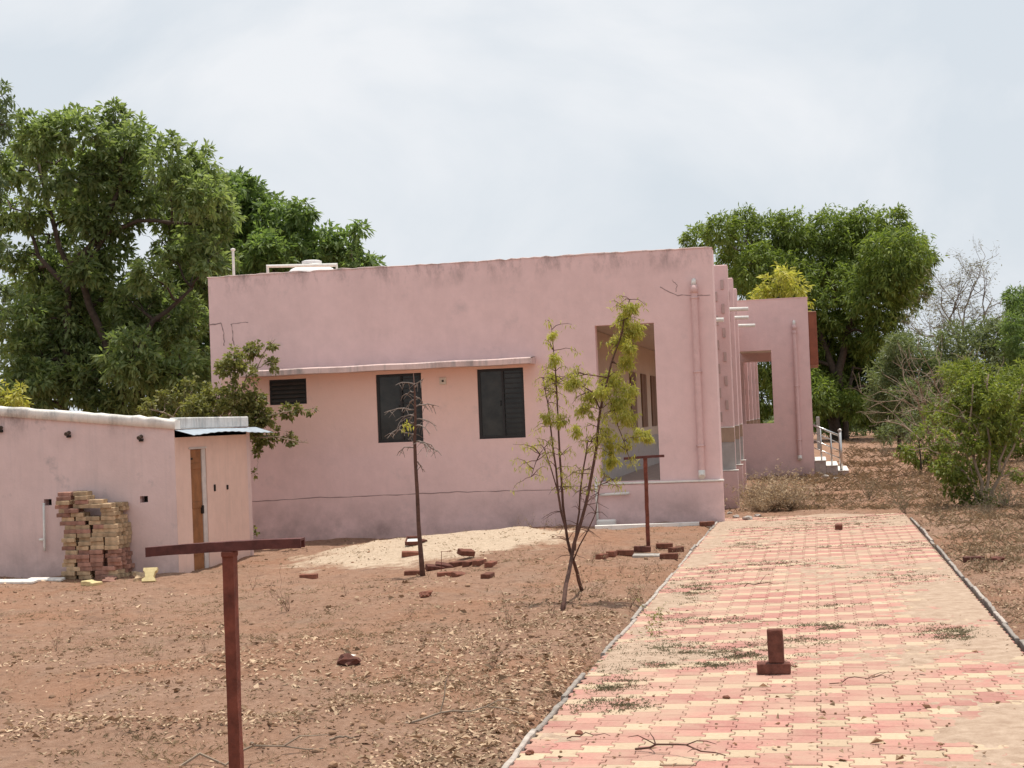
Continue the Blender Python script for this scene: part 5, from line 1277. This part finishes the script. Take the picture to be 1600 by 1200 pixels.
# a few fallen twigs and dead leaf curls one can pick out
def twig(px, L_, ang, label, mat='bark_red', r=.006, fork=2):
    p = gnd(*px); p = gnd(px[0], px[1], 0 if on_path(np.array(p.x), np.array(p.y)) else gz(p.x, p.y)); rr = random.Random(int(px[0]))
    z = p.z + .012; d = Vector((math.cos(ang), math.sin(ang), 0)); a0 = Vector((p.x, p.y, z)) - d * L_ / 2; b0_ = a0 + d * L_ + Vector((0, 0, .02))
    mb = MB(); cp = curve_pts(a0, b0_, 7, .06, .025, rr); mb.tube(cp, [r * (1 - .6 * i / 7) for i in range(8)], 5)
    for k in range(fork):
        j = rr.randint(2, 5); e = cp[j] + (d * .6 + Vector((rr.gauss(0, .6), rr.gauss(0, .6), .2))).normalized() * L_ * .35; mb.tube(curve_pts(cp[j], e, 3, .08, .02, rr), [r * .6, r * .5, r * .4, r * .2], 4)
    return tag(mb.build('fallen_twig', M[mat]), label, 'twig')
twig((1062, 1182), .55, -.45, 'dark forked twig on the nearest left part of the walkway', r=.007, fork=4)
twig((722, 1128), .7, .35, 'long thin fallen branch in the near soil left of the kerb', 'bark_pale', .008, 2)
twig((395, 1190), .8, .5, 'bent pale fallen branch beside the foot of the large T post', 'bark_pale', .009, 2)
twig((535, 1160), .16, -.2, 'short stubby pale stick on the near soil', 'bark_pale', .009, 0)
twig((1190, 918), .35, 0, 'thin twig lying across the middle of the walkway', r=.005)
twig((1345, 1070), .4, .1, 'thin dark twig right of the upright brick', r=.004)
twig((920, 1158), .25, -.1, 'thin dark stick beside the near left kerb', r=.004, fork=0)
# stones one can pick out
def stone(px, s, label, mat='clod'):
    p = gnd(*px); z = 0 if on_path(np.array(p.x), np.array(p.y)) else gz(p.x, p.y); rr = random.Random(int(px[0]) + 3)
    bm = bmesh.new(); bmesh.ops.create_icosphere(bm, subdivisions=2, radius=s)
    for v in bm.verts: v.co = Vector((v.co.x * 1.35, v.co.y, v.co.z * .6)) * (1 + rr.gauss(0, .16))
    me = bpy.data.meshes.new('stone'); bm.to_mesh(me); bm.free()
    return tag(link('stone', me, M[mat], None, (p.x, p.y, z + s * .3), (0, 0, rr.uniform(0, 6))), label, 'stone')
for (x, y, s_, lab) in ((1150, 809, .07, 'pale rubble stone at the front corner of the verandah'), (1168, 812, .09, 'flat pale rubble stone right of the verandah corner'), (1184, 807, .06, 'small pale rubble stone beside the dry weed clump'), (1140, 804, .05, 'little pale rubble stone against the plinth corner'),
                        (1290, 748, .09, 'pale rubble stone at the foot of the porch steps'), (1306, 749, .08, 'second pale rubble stone at the foot of the porch steps'), (1278, 750, .07, 'pale rubble stone below the porch wall corner')):
    stone((x, y), s_ * .8, lab, 'concrete')
stone((545, 1036), .075, 'dark lump of stone half way down the bare soil', 'brick_dark'); stone((665, 935), .06, 'reddish stone in the soil below the dead sapling', 'brick'); stone((905, 1147), .022, 'small red stone chip on the near left paving', 'brick')
stone((1560, 880), .07, 'dark stone on the right-hand verge', 'brick_dark'); stone((1135, 1091), .02, 'small red stone chip left of the brick pair', 'brick'); stone((828, 1178), .025, 'red chip on the dust near the bottom of the kerb', 'brick')
tag(MB().box(-.06, -.03, 0, .06, .03, .012, .004).build('paper_scrap', M['pvc'], None, loc=tuple(gnd(560, 1024) + Vector((0, 0, -.02))), rot=(.3, .2, .4)), 'small white scrap beside the dark lump of stone', 'scrap')
tag(MB().box(-.05, -.025, 0, .05, .025, .01, .003).build('paper_scrap', M['pvc'], None, loc=tuple(gnd(752, 993) + Vector((0, 0, -.01))), rot=(.1, .1, .1)), 'small white scrap in the leaf litter of the middle yard', 'scrap')
